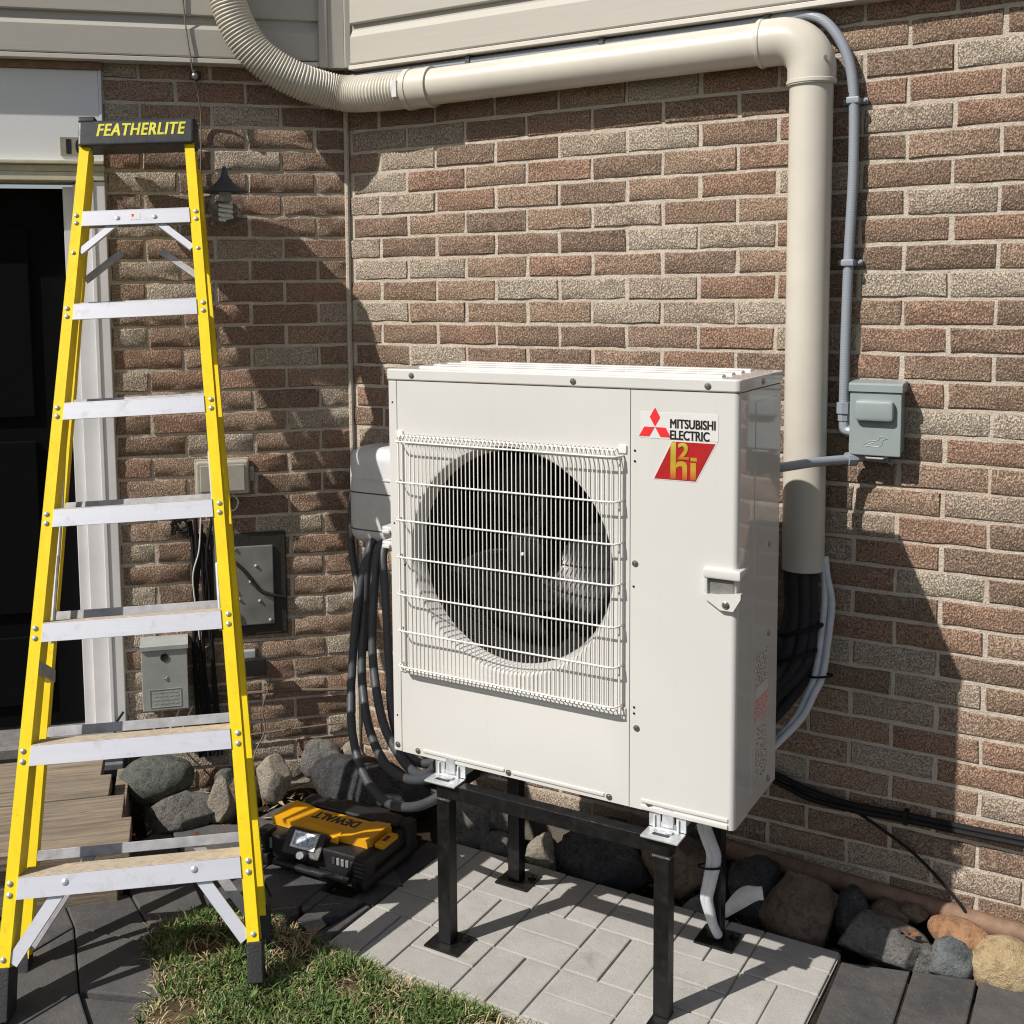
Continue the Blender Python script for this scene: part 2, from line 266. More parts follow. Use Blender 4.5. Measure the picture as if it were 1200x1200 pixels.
# ------------------------------------------------------------------ mesh helpers
class MB:
    """collects simple solids into one mesh"""
    def __init__(s): s.v = []; s.f = []; s.mi = []; s.cur = 0; s.bev = False
    def add(s, vs, fs):
        k = len(s.v); s.v += [tuple(v) for v in vs]; s.f += [tuple(i+k for i in f) for f in fs]; s.mi += [s.cur]*len(fs)
    def box(s, x0, x1, y0, y1, z0, z1, b=0.0, T=None):
        if x0 > x1: x0, x1 = x1, x0
        if y0 > y1: y0, y1 = y1, y0
        if z0 > z1: z0, z1 = z1, z0
        if b <= 0:
            vs = [(x, y, z) for x in (x0, x1) for y in (y0, y1) for z in (z0, z1)]
            fs = [(0, 1, 3, 2), (4, 6, 7, 5), (0, 4, 5, 1), (2, 3, 7, 6), (0, 2, 6, 4), (1, 5, 7, 3)]
        else:
            s.bev = True; b = min(b, (x1-x0)*.45, (y1-y0)*.45, (z1-z0)*.45)
            bm = bmesh.new(); bmesh.ops.create_cube(bm, size=1)
            for v in bm.verts: v.co = Vector(((x0+x1)/2+v.co.x*(x1-x0), (y0+y1)/2+v.co.y*(y1-y0), (z0+z1)/2+v.co.z*(z1-z0)))
            bmesh.ops.bevel(bm, geom=bm.edges[:], offset=b, segments=2, profile=0.5, affect='EDGES')
            bm.verts.index_update(); vs = [v.co.copy() for v in bm.verts]; fs = [[v.index for v in f.verts] for f in bm.faces]; bm.free()
        if T is not None: vs = [T(Vector(v)) for v in vs]
        s.add(vs, fs)
    def tube(s, pts, r, seg=10, cap=True, rf=None):
        pts = [Vector(p) for p in pts]; n = len(pts); base = len(s.v)
        t0 = (pts[1]-pts[0]).normalized(); ref = Vector((0, 0, 1)) if abs(t0.z) < .9 else Vector((1, 0, 0))
        nn = t0.cross(ref).normalized(); vs = []; prev = t0
        for i, p in enumerate(pts):
            t = (pts[min(i+1, n-1)]-pts[max(i-1, 0)]).normalized()
            q = prev.rotation_difference(t); nn = (q @ nn); nn = (nn - t*nn.dot(t)).normalized(); bn = t.cross(nn); prev = t
            rr = rf(i, n) if rf else r
            for k in range(seg):
                a = 2*math.pi*k/seg; vs.append(p+nn*math.cos(a)*rr+bn*math.sin(a)*rr)
        fs = []
        for i in range(n-1):
            for k in range(seg):
                a = i*seg+k; b = i*seg+(k+1) % seg; fs.append((a, b, b+seg, a+seg))
        if cap: fs.append(tuple(range(seg-1, -1, -1))); fs.append(tuple((n-1)*seg+k for k in range(seg)))
        s.add(vs, fs)
    def cyl(s, a, b, r, seg=16, r2=None):
        s.tube([a, b], r, seg, True, (lambda i, n: r if i == 0 else (r if r2 is None else r2)))
    def lathe(s, prof, seg=24, T=None):
        vs = []; n = len(prof)
        for (r, z) in prof:
            for k in range(seg):
                a = 2*math.pi*k/seg; vs.append(Vector((r*math.cos(a), r*math.sin(a), z)))
        fs = [(i*seg+k, i*seg+(k+1) % seg, (i+1)*seg+(k+1) % seg, (i+1)*seg+k) for i in range(n-1) for k in range(seg)]
        if T is not None: vs = [T(v) for v in vs]
        s.add(vs, fs)
    def prism(s, poly, e, T=None):
        """poly: list of 3d points (planar), extruded along vector e"""
        n = len(poly); a = [Vector(p) for p in poly]; vs = a+[p+Vector(e) for p in a]
        fs = [tuple(range(n-1, -1, -1)), tuple(range(n, 2*n))]+[(i, (i+1) % n, n+(i+1) % n, n+i) for i in range(n)]
        if T is not None: vs = [T(v) for v in vs]
        s.add(vs, fs)
    def ball(s, c, r, seg=10, sq=(1, 1, 1)):
        prof = []; c = Vector(c); rings = max(4, seg//2)
        vs = []; fs = []
        for i in range(rings+1):
            th = math.pi*i/rings
            for k in range(seg):
                a = 2*math.pi*k/seg; vs.append(c+Vector((r*sq[0]*math.sin(th)*math.cos(a), r*sq[1]*math.sin(th)*math.sin(a), r*sq[2]*math.cos(th))))
        for i in range(rings):
            for k in range(seg): fs.append((i*seg+k, (i+1)*seg+k, (i+1)*seg+(k+1) % seg, i*seg+(k+1) % seg))
        s.add(vs, fs)
    def mesh(s, name, mats, smooth=35):
        me = bpy.data.meshes.new(name); me.from_pydata(s.v, [], s.f)
        bm = bmesh.new(); bm.from_mesh(me); bmesh.ops.recalc_face_normals(bm, faces=bm.faces[:]); bm.to_mesh(me); bm.free()
        for m in (mats if isinstance(mats, (list, tuple)) else [mats]): me.materials.append(m)
        me.polygons.foreach_set('material_index', s.mi)
        if smooth:
            me.polygons.foreach_set('use_smooth', [True]*len(me.polygons)); me.set_sharp_from_angle(angle=math.radians(smooth))
        me.update(); return me
    def build(s, name, mats, parent=None, smooth=35):
        o = link(name, s.mesh(name, mats, smooth), parent)
        if s.bev and smooth: wn = o.modifiers.new('normals', 'WEIGHTED_NORMAL'); wn.keep_sharp = True; wn.weight = 90
        return o
def link(name, me, parent=None):
    o = bpy.data.objects.new(name, me); C.objects.link(o)
    if parent is not None: o.parent = parent
    return o
def tag(o, label=None, cat=None, group=None, kind=None):
    if label: o['label'] = label
    if cat: o['category'] = cat
    if group: o['group'] = group
    if kind: o['kind'] = kind
    return o
def thing(name, label, cat, loc=(0, 0, 0), group=None, mw=None):
    o = bpy.data.objects.new(name, None); C.objects.link(o); o.empty_display_size = 0.1
    if mw is not None: o.matrix_world = mw
    else: o.location = loc
    return tag(o, label, cat, group)
def smooth_path(pts, n=8):
    P = [Vector(p) for p in pts]; P = [P[0]*2-P[1]]+P+[P[-1]*2-P[-2]]; out = []
    for i in range(1, len(P)-2):
        for k in range(n):
            t = k/n; a, b, c, d = P[i-1], P[i], P[i+1], P[i+2]
            out.append(0.5*((2*b)+(c-a)*t+(2*a-5*b+4*c-d)*t*t+(3*b-a-3*c+d)*t**3))
    out.append(P[-2]); return out
def text_mesh(body, size, offset=0.0, shear=0.0, extrude=0.0006, spacing=1.0):
    cu = bpy.data.curves.new('lettering', 'FONT'); cu.body = body; cu.size = size; cu.offset = offset; cu.shear = shear
    cu.extrude = extrude; cu.space_character = spacing; cu.align_x = 'CENTER'; cu.align_y = 'CENTER'; cu.resolution_u = 6
    ob = bpy.data.objects.new('lettering', cu); C.objects.link(ob); bpy.context.view_layer.update()
    me = bpy.data.meshes.new_from_object(ob.evaluated_get(bpy.context.evaluated_depsgraph_get()))
    bpy.data.objects.remove(ob); bpy.data.curves.remove(cu); me.materials.clear(); return me
def fit_text(body, mat, width, height, parent, name, M4, offset=0.0, shear=0.0, spacing=1.0, ext=0.0006, fat=0.0):
    """lettering scaled to width x height, centred at the origin of M4 (x right, y up, z out of the surface)"""
    me = text_mesh(body, 1.0, offset, shear, ext, spacing)
    xs = [v.co.x for v in me.vertices]; ys = [v.co.y for v in me.vertices]
    cx, cy = (min(xs)+max(xs))/2, (min(ys)+max(ys))/2; sx, sy = width/(max(xs)-min(xs)), height/(max(ys)-min(ys))
    if fat:
        vs = []; fs = []; V = [((v.co.x-cx)*sx, (v.co.y-cy)*sy, v.co.z) for v in me.vertices]; F = [tuple(p.vertices) for p in me.polygons]
        for i, (ox, oy) in enumerate(((-1, -.6), (1, -.6), (-1, .6), (1, .6))):
            k = len(vs); vs += [(x+ox*fat, y+oy*fat, z+i*.00006) for x, y, z in V]; fs += [tuple(q+k for q in f) for f in F]
        me = bpy.data.meshes.new('lettering'); me.from_pydata(vs, [], fs); cx = cy = 0; sx = sy = 1
    for v in me.vertices: v.co = M4 @ Vector(((v.co.x-cx)*sx, (v.co.y-cy)*sy, v.co.z))
    me.materials.append(mat); me.update(); return link(name, me, parent)
def frame4(o, x, y):
    x = Vector(x).normalized(); y = Vector(y).normalized(); z = x.cross(y)
    return Matrix(((x.x, y.x, z.x, o[0]), (x.y, y.y, z.y, o[1]), (x.z, y.z, z.z, o[2]), (0, 0, 0, 1)))

# ------------------------------------------------------------------ frames of the two house walls
XC = -0.95                                             # inside corner of the walls, on the plane y = 0
Q = math.sqrt(.5); LD = Vector((Q, Q, 0)); LN = Vector((Q, -Q, 0))
def WL(s, z, o=0.0): return Vector((XC, 0, 0))+LD*s+LN*o+Vector((0, 0, z))
R45 = math.radians(45)
def lthing(name, label, cat, s, z, group=None):        # empty on the angled wall: local x along it, -y outward, z up
    e = thing(name, label, cat, WL(s, z), group); e.rotation_euler = (0, 0, R45); return e

# ------------------------------------------------------------------ ground
mb = MB(); mb.box(-60, 60, -60, 60, -0.6, -0.2); tag(mb.build('ground', M['lawn'], smooth=0), kind='structure')
def grid_sheet(name, x0, x1, y0, y1, nx, ny, hf, mat):
    vs = []; fs = []
    for j in range(ny+1):
        for i in range(nx+1):
            x = x0+(x1-x0)*i/nx; y = y0+(y1-y0)*j/ny; vs.append((x, y, hf(x, y)))
    for j in range(ny):
        for i in range(nx): a = j*(nx+1)+i; fs.append((a, a+1, a+nx+2, a+nx+1))
    m = MB(); m.add(vs, fs); return m.build(name, mat)
def in_poly(x, y, P):
    c = False; n = len(P)
    for i in range(n):
        (xa, ya), (xb, yb) = P[i], P[(i+1) % n]
        if (ya > y) != (yb > y) and x < (xb-xa)*(y-ya)/(yb-ya)+xa: c = not c
    return c
GP = [(-.86, -1.13), (-.80, -1.04), (-.70, -.955), (-.60, -.915), (-.47, -.935), (-.38, -.955), (-.30, -.965), (.0, -.972), (.3, -.975), (.8, -1.06), (1.7, -1.5), (1.7, -2.9), (-.2, -2.9), (-.36, -1.9), (-.47, -1.55), (-.60, -1.37), (-.75, -1.25)]
def soil_h(x, y):
    v = noise.noise((x*7, y*7, 1.3))*0.012
    if y > -0.262 and x > -0.40: return -0.10+v                            # gutter under the stones by the wall
    return -0.012+v*.6
sl = grid_sheet('soil_bed', -3.2, 2.6, -3.4, 0.6, 90, 62, soil_h, M['soil']); tag(sl, kind='structure')
def mound_h(x, y):
    d = 9
    n = len(GP)
    for i in range(n):
        a = Vector(GP[i]); b = Vector(GP[(i+1) % n]); p = Vector((x, y)); t = max(0, min(1, (p-a).dot(b-a)/(b-a).length_squared)); d = min(d, (a+(b-a)*t-p).length)
    if not in_poly(x, y, GP): return -0.03
    return -0.012+0.06*min(1, d/0.10)**0.6+noise.noise((x*9, y*9, 4))*0.010
mound = grid_sheet('lawn_patch', -1.0, 1.75, -2.95, -.88, 84, 66, mound_h, M['thatch']); tag(mound, kind='structure')

# ------------------------------------------------------------------ brick walls
JT = 0.0108
def brick_piece(w, h, d, seed):
    """rug-faced brick, x centred, front face at y=0 facing -y; outline uneven, arrises rounded"""
    rn = random.Random(seed); m = MB(); nx = 5; ring = []
    for i in range(nx): ring.append((-w/2+w*i/nx, -h/2))
    for i in range(2): ring.append((w/2, -h/2+h*i/2))
    for i in range(nx): ring.append((w/2-w*i/nx, h/2))
    for i in range(2): ring.append((-w/2, h/2-h*i/2))
    n = len(ring); J = [(rn.uniform(-.0021, .0021), rn.uniform(-.0018, .0018)) for _ in ring]
    back = [(x+jx, d, z+jz) for (x, z), (jx, jz) in zip(ring, J)]
    mid = [(x+jx, .0030, z+jz) for (x, z), (jx, jz) in zip(ring, J)]
    fr = []
    for (x, z), (jx, jz) in zip(ring, J):
        kx = (abs(x) > w/2-1e-6); kz = (abs(z) > h/2-1e-6); q = .0022+rn.uniform(0, .0022)
        fr.append((x+jx-(q*math.copysign(1, x) if kx else 0), rn.uniform(-.0015, .0015), z+jz-(q*math.copysign(1, z) if kz else 0)))
    vs = back+mid+fr; fs = []
    for a, b in ((0, n), (n, 2*n)):
        for i in range(n): fs.append((a+i, a+(i+1) % n, b+(i+1) % n, b+i))
    c = len(vs); vs.append((0, rn.uniform(-.003, .0), 0))
    for i in range(n): fs.append((2*n+i, 2*n+(i+1) % n, c))
    m.add(vs, fs); return m
BR_CACHE = {}
def brick_mesh(w, h):
    key = (round(w, 3), round(h, 4), random.randrange(7) if w > .19 else random.randrange(3))
    if key not in BR_CACHE: BR_CACHE[key] = brick_piece(w, h, .03, hash(key) & 0xffff).mesh('brick', M['brick'], 40)
    return BR_CACHE[key]
def hits(a0, a1, z0, z1, holes): return any(a1 > h[0] and a0 < h[1] and z1 > h[2] and z0 < h[3] for h in holes)
def brick_wall(parent, a_min, a_max, zc, pb, L, j0, kr, visible, limit):
    rows = []
    for k in kr:
        z = zc-(k+.5)*pb; par = 0 if k % 2 == 0 else 1
        n = math.floor((a_min-j0)/(L/2))-3
        if (n-par) % 2: n -= 1
        while j0+n*L/2 < a_max:
            a0, a1 = j0+n*L/2+random.uniform(-.002, .002), j0+(n+2)*L/2; n += 2
            a0 = max(a0, a_min+.004-JT/2); a1 = min(a1, a_max+JT/2)
            w = a1-a0-JT
            if w < .02: continue
            rows.append((a0+JT/2+w/2, z, w))
    seen = [r for r in rows if visible(r)]; seen.sort(key=lambda r: visible(r)); rest = [r for r in rows if not visible(r)]+seen[limit:]; seen = seen[:limit]
    h = pb-JT
    for (a, z, w) in seen:
        o = link('brick', brick_mesh(w, h), parent); o.location = (a, random.uniform(-.0012, .0016), z+random.uniform(-.0012, .0012)); o.rotation_euler = (0, random.uniform(-.004, .004), random.uniform(-.006, .006))
    if rest:
        m = MB()
        for i, (a, z, w) in enumerate(rest):
            q = brick_piece(w, h, .03, i); m.add([(v[0]+a, v[1], v[2]+z) for v in q.v], q.f)
        s = m.build('brickwork', M['brick'], parent, 40); s['kind'] = 'stuff'
# main wall, behind the unit
wall = thing('brick_wall', 'long brown brick wall behind the white outdoor unit and the cream pipe', 'wall', (0, 0, 0))
ZT = 2.50
m = MB(); m.box(XC-.2, 2.45, .0045, .20, .03, ZT+.05); m.build('mortar', M['mortar'], wall, 0)
m = MB(); m.box(XC-.2, 2.45, .035, .20, -.4, .03); m.build('foundation', M['concrete'], wall, 0)
m = MB(); m.box(XC-.2, 2.45, .03, .20, ZT+.05, 3.75); m.build('sheathing', M['concrete'], wall, 0)
def vis_main(r):
    a, z, w = r
    if a > 1.36 or (-.74 < a < .50 and .40 < z < 1.40) or (a+w/2 < .60 and a-w/2 > -.72 and .33 < z < 1.36): return 0
    if z < .10 and a < .75: return 0
    return (Vector((a, 0, z))-CAM).length
brick_wall(wall, XC, 2.45, 2.35395, .072439, .225351, -.81759, range(-2, 32), vis_main, 299)
m = MB(); m.tube(smooth_path([(XC+.004, -.004, .1), (XC+.003, -.006, .9), (XC-.001, -.005, 1.6), (XC+.002, -.006, 2.47)], 6), .009, 8); m.build('corner_caulk', M['mortar'], wall)
# angled wall with the doorway
DL = -.802                                             # door side edge of the brickwork
lwall = lthing('brick_wall', 'narrow angled brick wall with the lantern, between doorway and inside corner', 'wall', 0, 0)
m = MB(); m.box(DL, .06, .0045, .2, -.1, ZT+.05); m.box(-2.6, -1.83, .0045, .2, -.1, ZT+.05); m.build('mortar', M['mortar'], lwall, 0)
m = MB(); m.box(-2.6, .02, .03, .2, ZT+.05, 3.75); m.box(-1.83, DL, .11, .2, 2.47, ZT+.05); m.build('sheathing', M['concrete'], lwall, 0)
brick_wall(lwall, DL, .0, 2.364, .07362, .229025, -.2259, range(-2, 32), lambda r: 1 if r[1] > .02 else 0, 299)
m = MB()
for k in range(-2, 32):
    for i in range(4):
        w = .229-JT; a = -1.83-.1145-i*.229-(.1145 if k % 2 else 0)
        if a+w/2 > -1.83: continue
        q = brick_piece(w, .0628, .03, k*9+i); m.add([(v[0]+a, v[1], v[2]+2.364-(k+.5)*.07362) for v in q.v], q.f)
s = m.build('brickwork', M['brick'], lwall, 40); s['kind'] = 'stuff'

# ------------------------------------------------------------------ vinyl siding of the storey above
def board(parent, a0, a1, z0, mlast=0):
    """dutch lap board between a0 and a1 along local x, outward -y"""
    pr = [(0, z0), (-.016, z0), (-.019, z0+.004), (-.018, z0+.088), (-.004, z0+.112), (-.003, z0+.131), (0, z0+.131)]
    m = MB(); m.prism([(a0, y, z) for y, z in pr], (a1-a0, 0, 0)); return m.build('siding_board', M['siding'], parent, 20)
sid = thing('vinyl_siding', 'beige lap siding above the long brick wall, right of the corner post', 'siding', (0, -.034, 0))
for i in range(9): board(sid, XC+.06, 2.45, 2.494+.131*i)
m = MB(); m.box(XC+.055, 2.45, -.024, .05, 2.476, 2.490, .002); m.build('trim', M['siding_trim'], sid)
m = MB(); m.box(XC+.05, 2.45, 0, .06, 2.4905, 3.7); m.build('backing', M['siding'], sid, 0)
lsid = lthing('vinyl_siding', 'grey beige lap siding above the doorway and the angled brick wall', 'siding', 0, 0)
e = lsid; e.location = WL(0, 0, .036)
for i in range(9): board(lsid, -2.6, -.094, 2.506+.131*i)
m = MB(); m.box(-2.6, -.09, -.022, .05, 2.487, 2.502, .002); m.build('trim', M['siding_trim'], lsid)
m = MB(); m.box(-2.6, -.085, 0, .06, 2.5025, 3.7); m.build('backing', M['siding'], lsid, 0)
m = MB()
m.box(-.098, -.068, -.030, .02, 2.484, 3.7, .004); m.box(-.068, -.012, -.024, .02, 2.484, 3.7, .003); m.box(-.012, .010, -.032, .02, 2.484, 3.7, .004)
cp = m.build('corner_post', M['siding'], lsid)

# ------------------------------------------------------------------ doorway in the angled wall
door = lthing('doorway', 'white framed doorway with dark opening behind the yellow ladder', 'doorway', -.86, 0)
door.location = WL(0, 0)
m = MB(); m.box(-.846, -.802, -.012, .09, .26, 2.105, .004); m.box(-.852, -.838, -.016, .0, .26, 2.105, .003); m.build('brick_mould', M['frame_white'], door)
m = MB(); m.box(-.906, -.8465, .012, .14, .26, 2.098, .004); m.box(-.94, -.9065, .03, .14, .26, 2.09, .003); m.build('jamb', M['frame_white'], door)
m = MB(); m.box(-1.83, -1.74, -.012, .14, .26, 2.105, .004); m.build('jamb', M['frame_white'], door)
m = MB(); m.box(-1.83, -.802, -.018, .14, 2.106, 2.135, .004); m.box(-1.83, -.802, -.010, .14, 2.1355, 2.158, .003); m.box(-1.83, -.802, -.030, .14, 2.1585, 2.172, .003); m.build('door_head', M['frame_cream'], door)
m = MB(); m.box(-1.83, -.812, -.006, .05, 2.1725, 2.462, .002); m.build('transom_panel', M['transom'], door)
m = MB(); m.box(-.8115, -.802, -.008, .05, 2.1725, 2.47, .002); m.build('panel_edge', M['frame_white'], door)
m = MB(); m.box(-1.83, -.80, -.02, .10, 2.4625, 2.486, .002); m.build('dark_strip', M['pipe_brown'], door)  # dark brown strip between the door panel and the siding trim
m = MB()
m.prism([(-1.83, .16, .262), (-1.83, -.05, .245), (-1.83, -.06, .235), (-1.83, -.06, .205), (-1.83, .16, .205)], (1.83-.80-.005, 0, 0)); m.build('sill', M['sill'], door, 20)
m = MB(); m.box(-1.83, -.812, -.045, .1, .155, .2045, .003); m.build('sill_riser', M['sill'], door)
m = MB(); m.box(-1.83, -.815, -.066, .0, .108, .1545, .004); m.build('sill_nosing', M['sill_metal'], door)
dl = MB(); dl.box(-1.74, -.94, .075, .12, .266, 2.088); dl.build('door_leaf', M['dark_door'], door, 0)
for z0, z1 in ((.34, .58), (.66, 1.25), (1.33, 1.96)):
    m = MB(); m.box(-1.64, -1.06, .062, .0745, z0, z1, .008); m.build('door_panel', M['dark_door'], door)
m = MB(); m.box(-1.83, -.802, -.006, .2, -.1, .107); m.build('sill_base', M['concrete'], door, 0)
plate = lthing('house_number', 'small tan number plate beside the ladder top, on the pale door panel', 'house number', -.885, 2.217)
plate.location = WL(-.893, 2.217, .007)
m = MB(); m.box(-.044, .044, -.003, 0, -.030, .030, .001); m.build('plate', M['plate_tan'], plate)
fit_text('1', M['ink'], .014, .046, plate, 'numeral', frame4((-.018, -.0032, 0), (1, 0, 0), (0, 0, 1)), fat=.0006)
fit_text('0', M['ink'], .024, .046, plate, 'numeral', frame4((.016, -.0032, 0), (1, 0, 0), (0, 0, 1)), fat=.0006)
# timber step below the sill
step = lthing('wooden_step', 'weathered timber step in front of the dark doorway', 'step', 0, 0); step.location = WL(0, 0)
for i, (oa, ob, se) in enumerate(((.085, .262, -.872), (.266, .425, -.838), (.429, .592, -.790), (.596, .762, -.762))):
    m = MB(); m.box(-2.3, se, -ob, -oa, .160, .203+.002*(i % 2), .004); m.build('plank', M['wood'], step)
m = MB(); m.box(-2.3, -.80, -.745, -.70, .022, .1595, .004); m.build('front_board', M['wood'], step)
m = MB(); m.box(-.83, -.79, -.6995, -.12, .02, .1595, .004); m.build('end_board', M['wood'], step)

# ------------------------------------------------------------------ outdoor unit (local: x right, y into the wall, z up; front face y = 0)
UW, UH, UD = .95, 1.044, .33
unit = thing('heat_pump_unit', 'large off-white outdoor heat pump with round fan behind a wire grille on black stand', 'heat pump', (-.2798, -.7308, .48997))
HC = (.357, .567); HR = .287                                   # fan opening
def front_panel(x0, x1, z0, z1):
    m = MB(); n = 72; vs = []; fs = []
    ang = [2*math.pi*i/n for i in range(n)]
    cor = [math.atan2(z-HC[1], x-HC[0]) % (2*math.pi) for x in (x0, x1) for z in (z0, z1)]
    for cA in cor:
        k = min(range(n), key=lambda i: abs((ang[i]-cA+math.pi) % (2*math.pi)-math.pi)); ang[k] = cA
    rings = [(HR+.012, .0), (HR+.004, .002), (HR, .008), (HR-.006, .024), (HR-.010, .034), (HR-.012, .044)]
    out = []
    for a in ang:
        c, s = math.cos(a), math.sin(a); t = 9
        if c > 1e-9: t = min(t, (x1-HC[0])/c)
        if c < -1e-9: t = min(t, (x0-HC[0])/c)
        if s > 1e-9: t = min(t, (z1-HC[1])/s)
        if s < -1e-9: t = min(t, (z0-HC[1])/s)
        out.append((HC[0]+c*t, 0, HC[1]+s*t))
    vs = [(x, .02, z) for x, y, z in out]+out
    for r, y in rings: vs += [(HC[0]+r*math.cos(a), y, HC[1]+r*math.sin(a)) for a in ang]
    for j in range(len(rings)+1):
        for i in range(n): fs.append((j*n+i, j*n+(i+1) % n, (j+1)*n+(i+1) % n, (j+1)*n+i))
    m.add(vs, fs); return m
front_panel(.0272, .6895, .0, 1.0125).build('front_panel', M['unit'], unit, 40)
m = MB(); m.box(.0, .0262, -.001, .30, .0, 1.0125, .003)
m.build('corner_post', M['unit'], unit)
# service cover: wraps round the front right corner with a rounded arris
def arris(x0, x1, y1, r, n=8): return [(x0, .022), (x0, 0.0)]+[(x1-r+r*math.sin(a), r-r*math.cos(a)) for a in [math.pi/2*i/n for i in range(n+1)]]+[(x1, y1), (x1-.002, y1), (x1-.02, .022)]
m = MB(); m.prism([(x, y, .0) for x, y in arris(.6915, UW, .10, .014)], (0, 0, 1.0125)); m.build('service_cover', M['unit'], unit, 40)
m = MB(); m.box(UW-.02, UW-.0012, .1012, UD, .0, 1.0125, .002); m.build('side_panel', M['unit'], unit)
m = MB(); m.box(UW-.0025, UW+.0003, .125, UD-.018, .040, .985, .010); m.build('side_relief', M['unit'], unit)
m = MB(); m.box(.0, .03, .302, UD, .0, 1.0125); m.box(.03, UW-.02, UD-.012, UD-.002, .0, 1.0125); m.build('rear_guard', M['coil'], unit, 0)
m = MB(); m.box(.003, .006, .03, .30, .02, 1.0); m.build('side_coil', M['coil'], unit, 0)
# lid with pressed ribs
m = MB(); m.prism([(x, y, 1.0145) for x, y in [(-.003, -.003)]+[(UW+.003-.014+.014*math.sin(a), -.003+.014-.014*math.cos(a)) for a in [math.pi/2*i/8 for i in range(9)]]+[(UW+.003, UD+.003), (-.003, UD+.003)]], (0, 0, .0295))
lid = m.build('lid', M['unit'], unit, 40)
bv = lid.modifiers.new('edge', 'BEVEL'); bv.width = .004; bv.segments = 3; bv.limit_method = 'ANGLE'; bv.angle_limit = math.radians(50)
for i in range(4):
    y = .055+.07*i
    m = MB(); m.prism([(.06, y, 1.0437), (.06, y+.008, 1.049), (.06, y+.024, 1.049), (.06, y+.032, 1.0437)], (UW-.12, 0, 0)); m.build('lid_rib', M['unit'], lid, 20)
m = MB(); m.box(.002, UW-.002, .002, UD-.002, 1.0126, 1.0146); m.box(.0263, .0271, .001, .02, 0, 1.0125); m.box(.6896, .6914, .001, .02, 0, 1.0125); m.build('panel_gap', M['seam'], unit, 0)
# base pan, ribs, feet
m = MB(); m.box(.01, UW-.01, .01, UD-.01, -.004, -.0005); m.build('base_pan', M['unit'], unit, 0)
for x0, x1, z in ((.095, .345, .017), (.368, .625, .0155), (.722, .936, .024)):
    m = MB(); m.box(x0, x1, -.0035, .001, z-.005, z+.004, .003); m.build('base_rib', M['unit'], unit)
m = MB(); m.box(.722, .936, -.0045, .001, .002, .0135, .004); m.build('base_rib', M['unit'], unit)
for x in (.175, .786):
    m = MB(); m.box(x-.032, x+.032, -.006, UD+.006, -.0415, -.0345); m.box(x-.032, x-.028, -.004, UD+.004, -.0344, -.0045); m.box(x+.028, x+.032, -.004, UD+.004, -.0344, -.0045); m.build('mounting_foot', M['unit'], unit, 0)
# fan cavity
m = MB(); m.lathe([(HR-.012, .044), (HR-.012, .12), (HR-.016, .285), (.0, .285)], 48, lambda v: Vector((HC[0]+v.x, v.z, HC[1]+v.y))); m.build('fan_cavity', M['black_hole'], unit)
m = MB(); m.box(HC[0]-.24, HC[0]+.24, .275, .283, HC[1]-.24, HC[1]+.24); m.build('coil', M['coil'], unit, 0)
fan = MB(); fan.lathe([(0, .085), (.03, .087), (.055, .095), (.062, .11), (.062, .17)], 28, lambda v: Vector((HC[0]+v.x, v.z, HC[1]+v.y))); fan = fan.build('fan', M['fan'], unit)
for b in range(3):
    a0 = math.radians(120*b-28); vs = []; fs = []; nr, na = 8, 10
    for i in range(nr+1):
        r = .058+(HR-.04-.058)*i/nr
        for k in range(na+1):
            t = k/na; sweep = math.radians(72+10*i/nr); a = a0+sweep*(t-.5)+math.radians(26)*(i/nr)
            vs.append((HC[0]+r*math.cos(a), .105+.07*t+.012*math.sin(math.pi*t), HC[1]+r*math.sin(a)))
    for i in range(nr):
        for k in range(na): q = i*(na+1)+k; fs.append((q, q+1, q+na+2, q+na+1))
    m = MB(); m.add(vs, fs); bl = m.build('fan_blade', M['fan'], fan, 60); so = bl.modifiers.new('thick', 'SOLIDIFY'); so.thickness = .004
m = MB(); m.ball((HC[0], .083, HC[1]), .005, 10); m.build('hub_nut', M['bulb'], fan)
# wire grille
gx0, gx1, gz0, gz1, gy = .050, .656, .240, .868, -.032
wires = MB(); nw = 51
for i in range(nw):
    x = gx0+(gx1-gx0)*i/(nw-1)
    wires.tube([(x, -.001, gz1+.004), (x, -.022, gz1+.003), (x, gy+.004, gz1-.001), (x, gy, gz1-.008), (x, gy, gz0+.008), (x, gy+.004, gz0+.001), (x, -.022, gz0-.003), (x, -.001, gz0-.004)], .0015, 6)
grille = wires.build('wire_grille', M['unit_wire'], unit, 60)
hb = MB()
for z in (gz1-.012, .749, .648, .549, .4478, .3495, gz0+.012):
    hb.tube([(gx0-.016, -.001, z), (gx0-.014, -.014, z), (gx0-.006, gy-.002, z), (gx0+.012, gy-.0045, z), (gx1-.012, gy-.0045, z), (gx1+.008, gy-.002, z), (gx1+.016, -.014, z), (gx1+.018, -.001, z)], .0025, 7)
for z in (gz1+.001, gz0-.001): hb.tube([(gx0-.004, -.018, z), (gx1+.004, -.018, z)], .0028, 7)
for x in (gx0-.012, gx1+.014): hb.tube([(x, -.014, gz0+.01), (x, -.014, gz1-.01)], .0028, 7)
hb.build('cross_wire', M['unit_wire'], grille, 60)
for x in (gx0-.014, gx1+.016):
    for z in (gz0-.004, gz1+.004):
        m = MB(); m.box(x-.010, x+.010, -.0045, .0, z-.010, z+.010, .003); m.build('grille_clip', M['unit_wire'], grille)
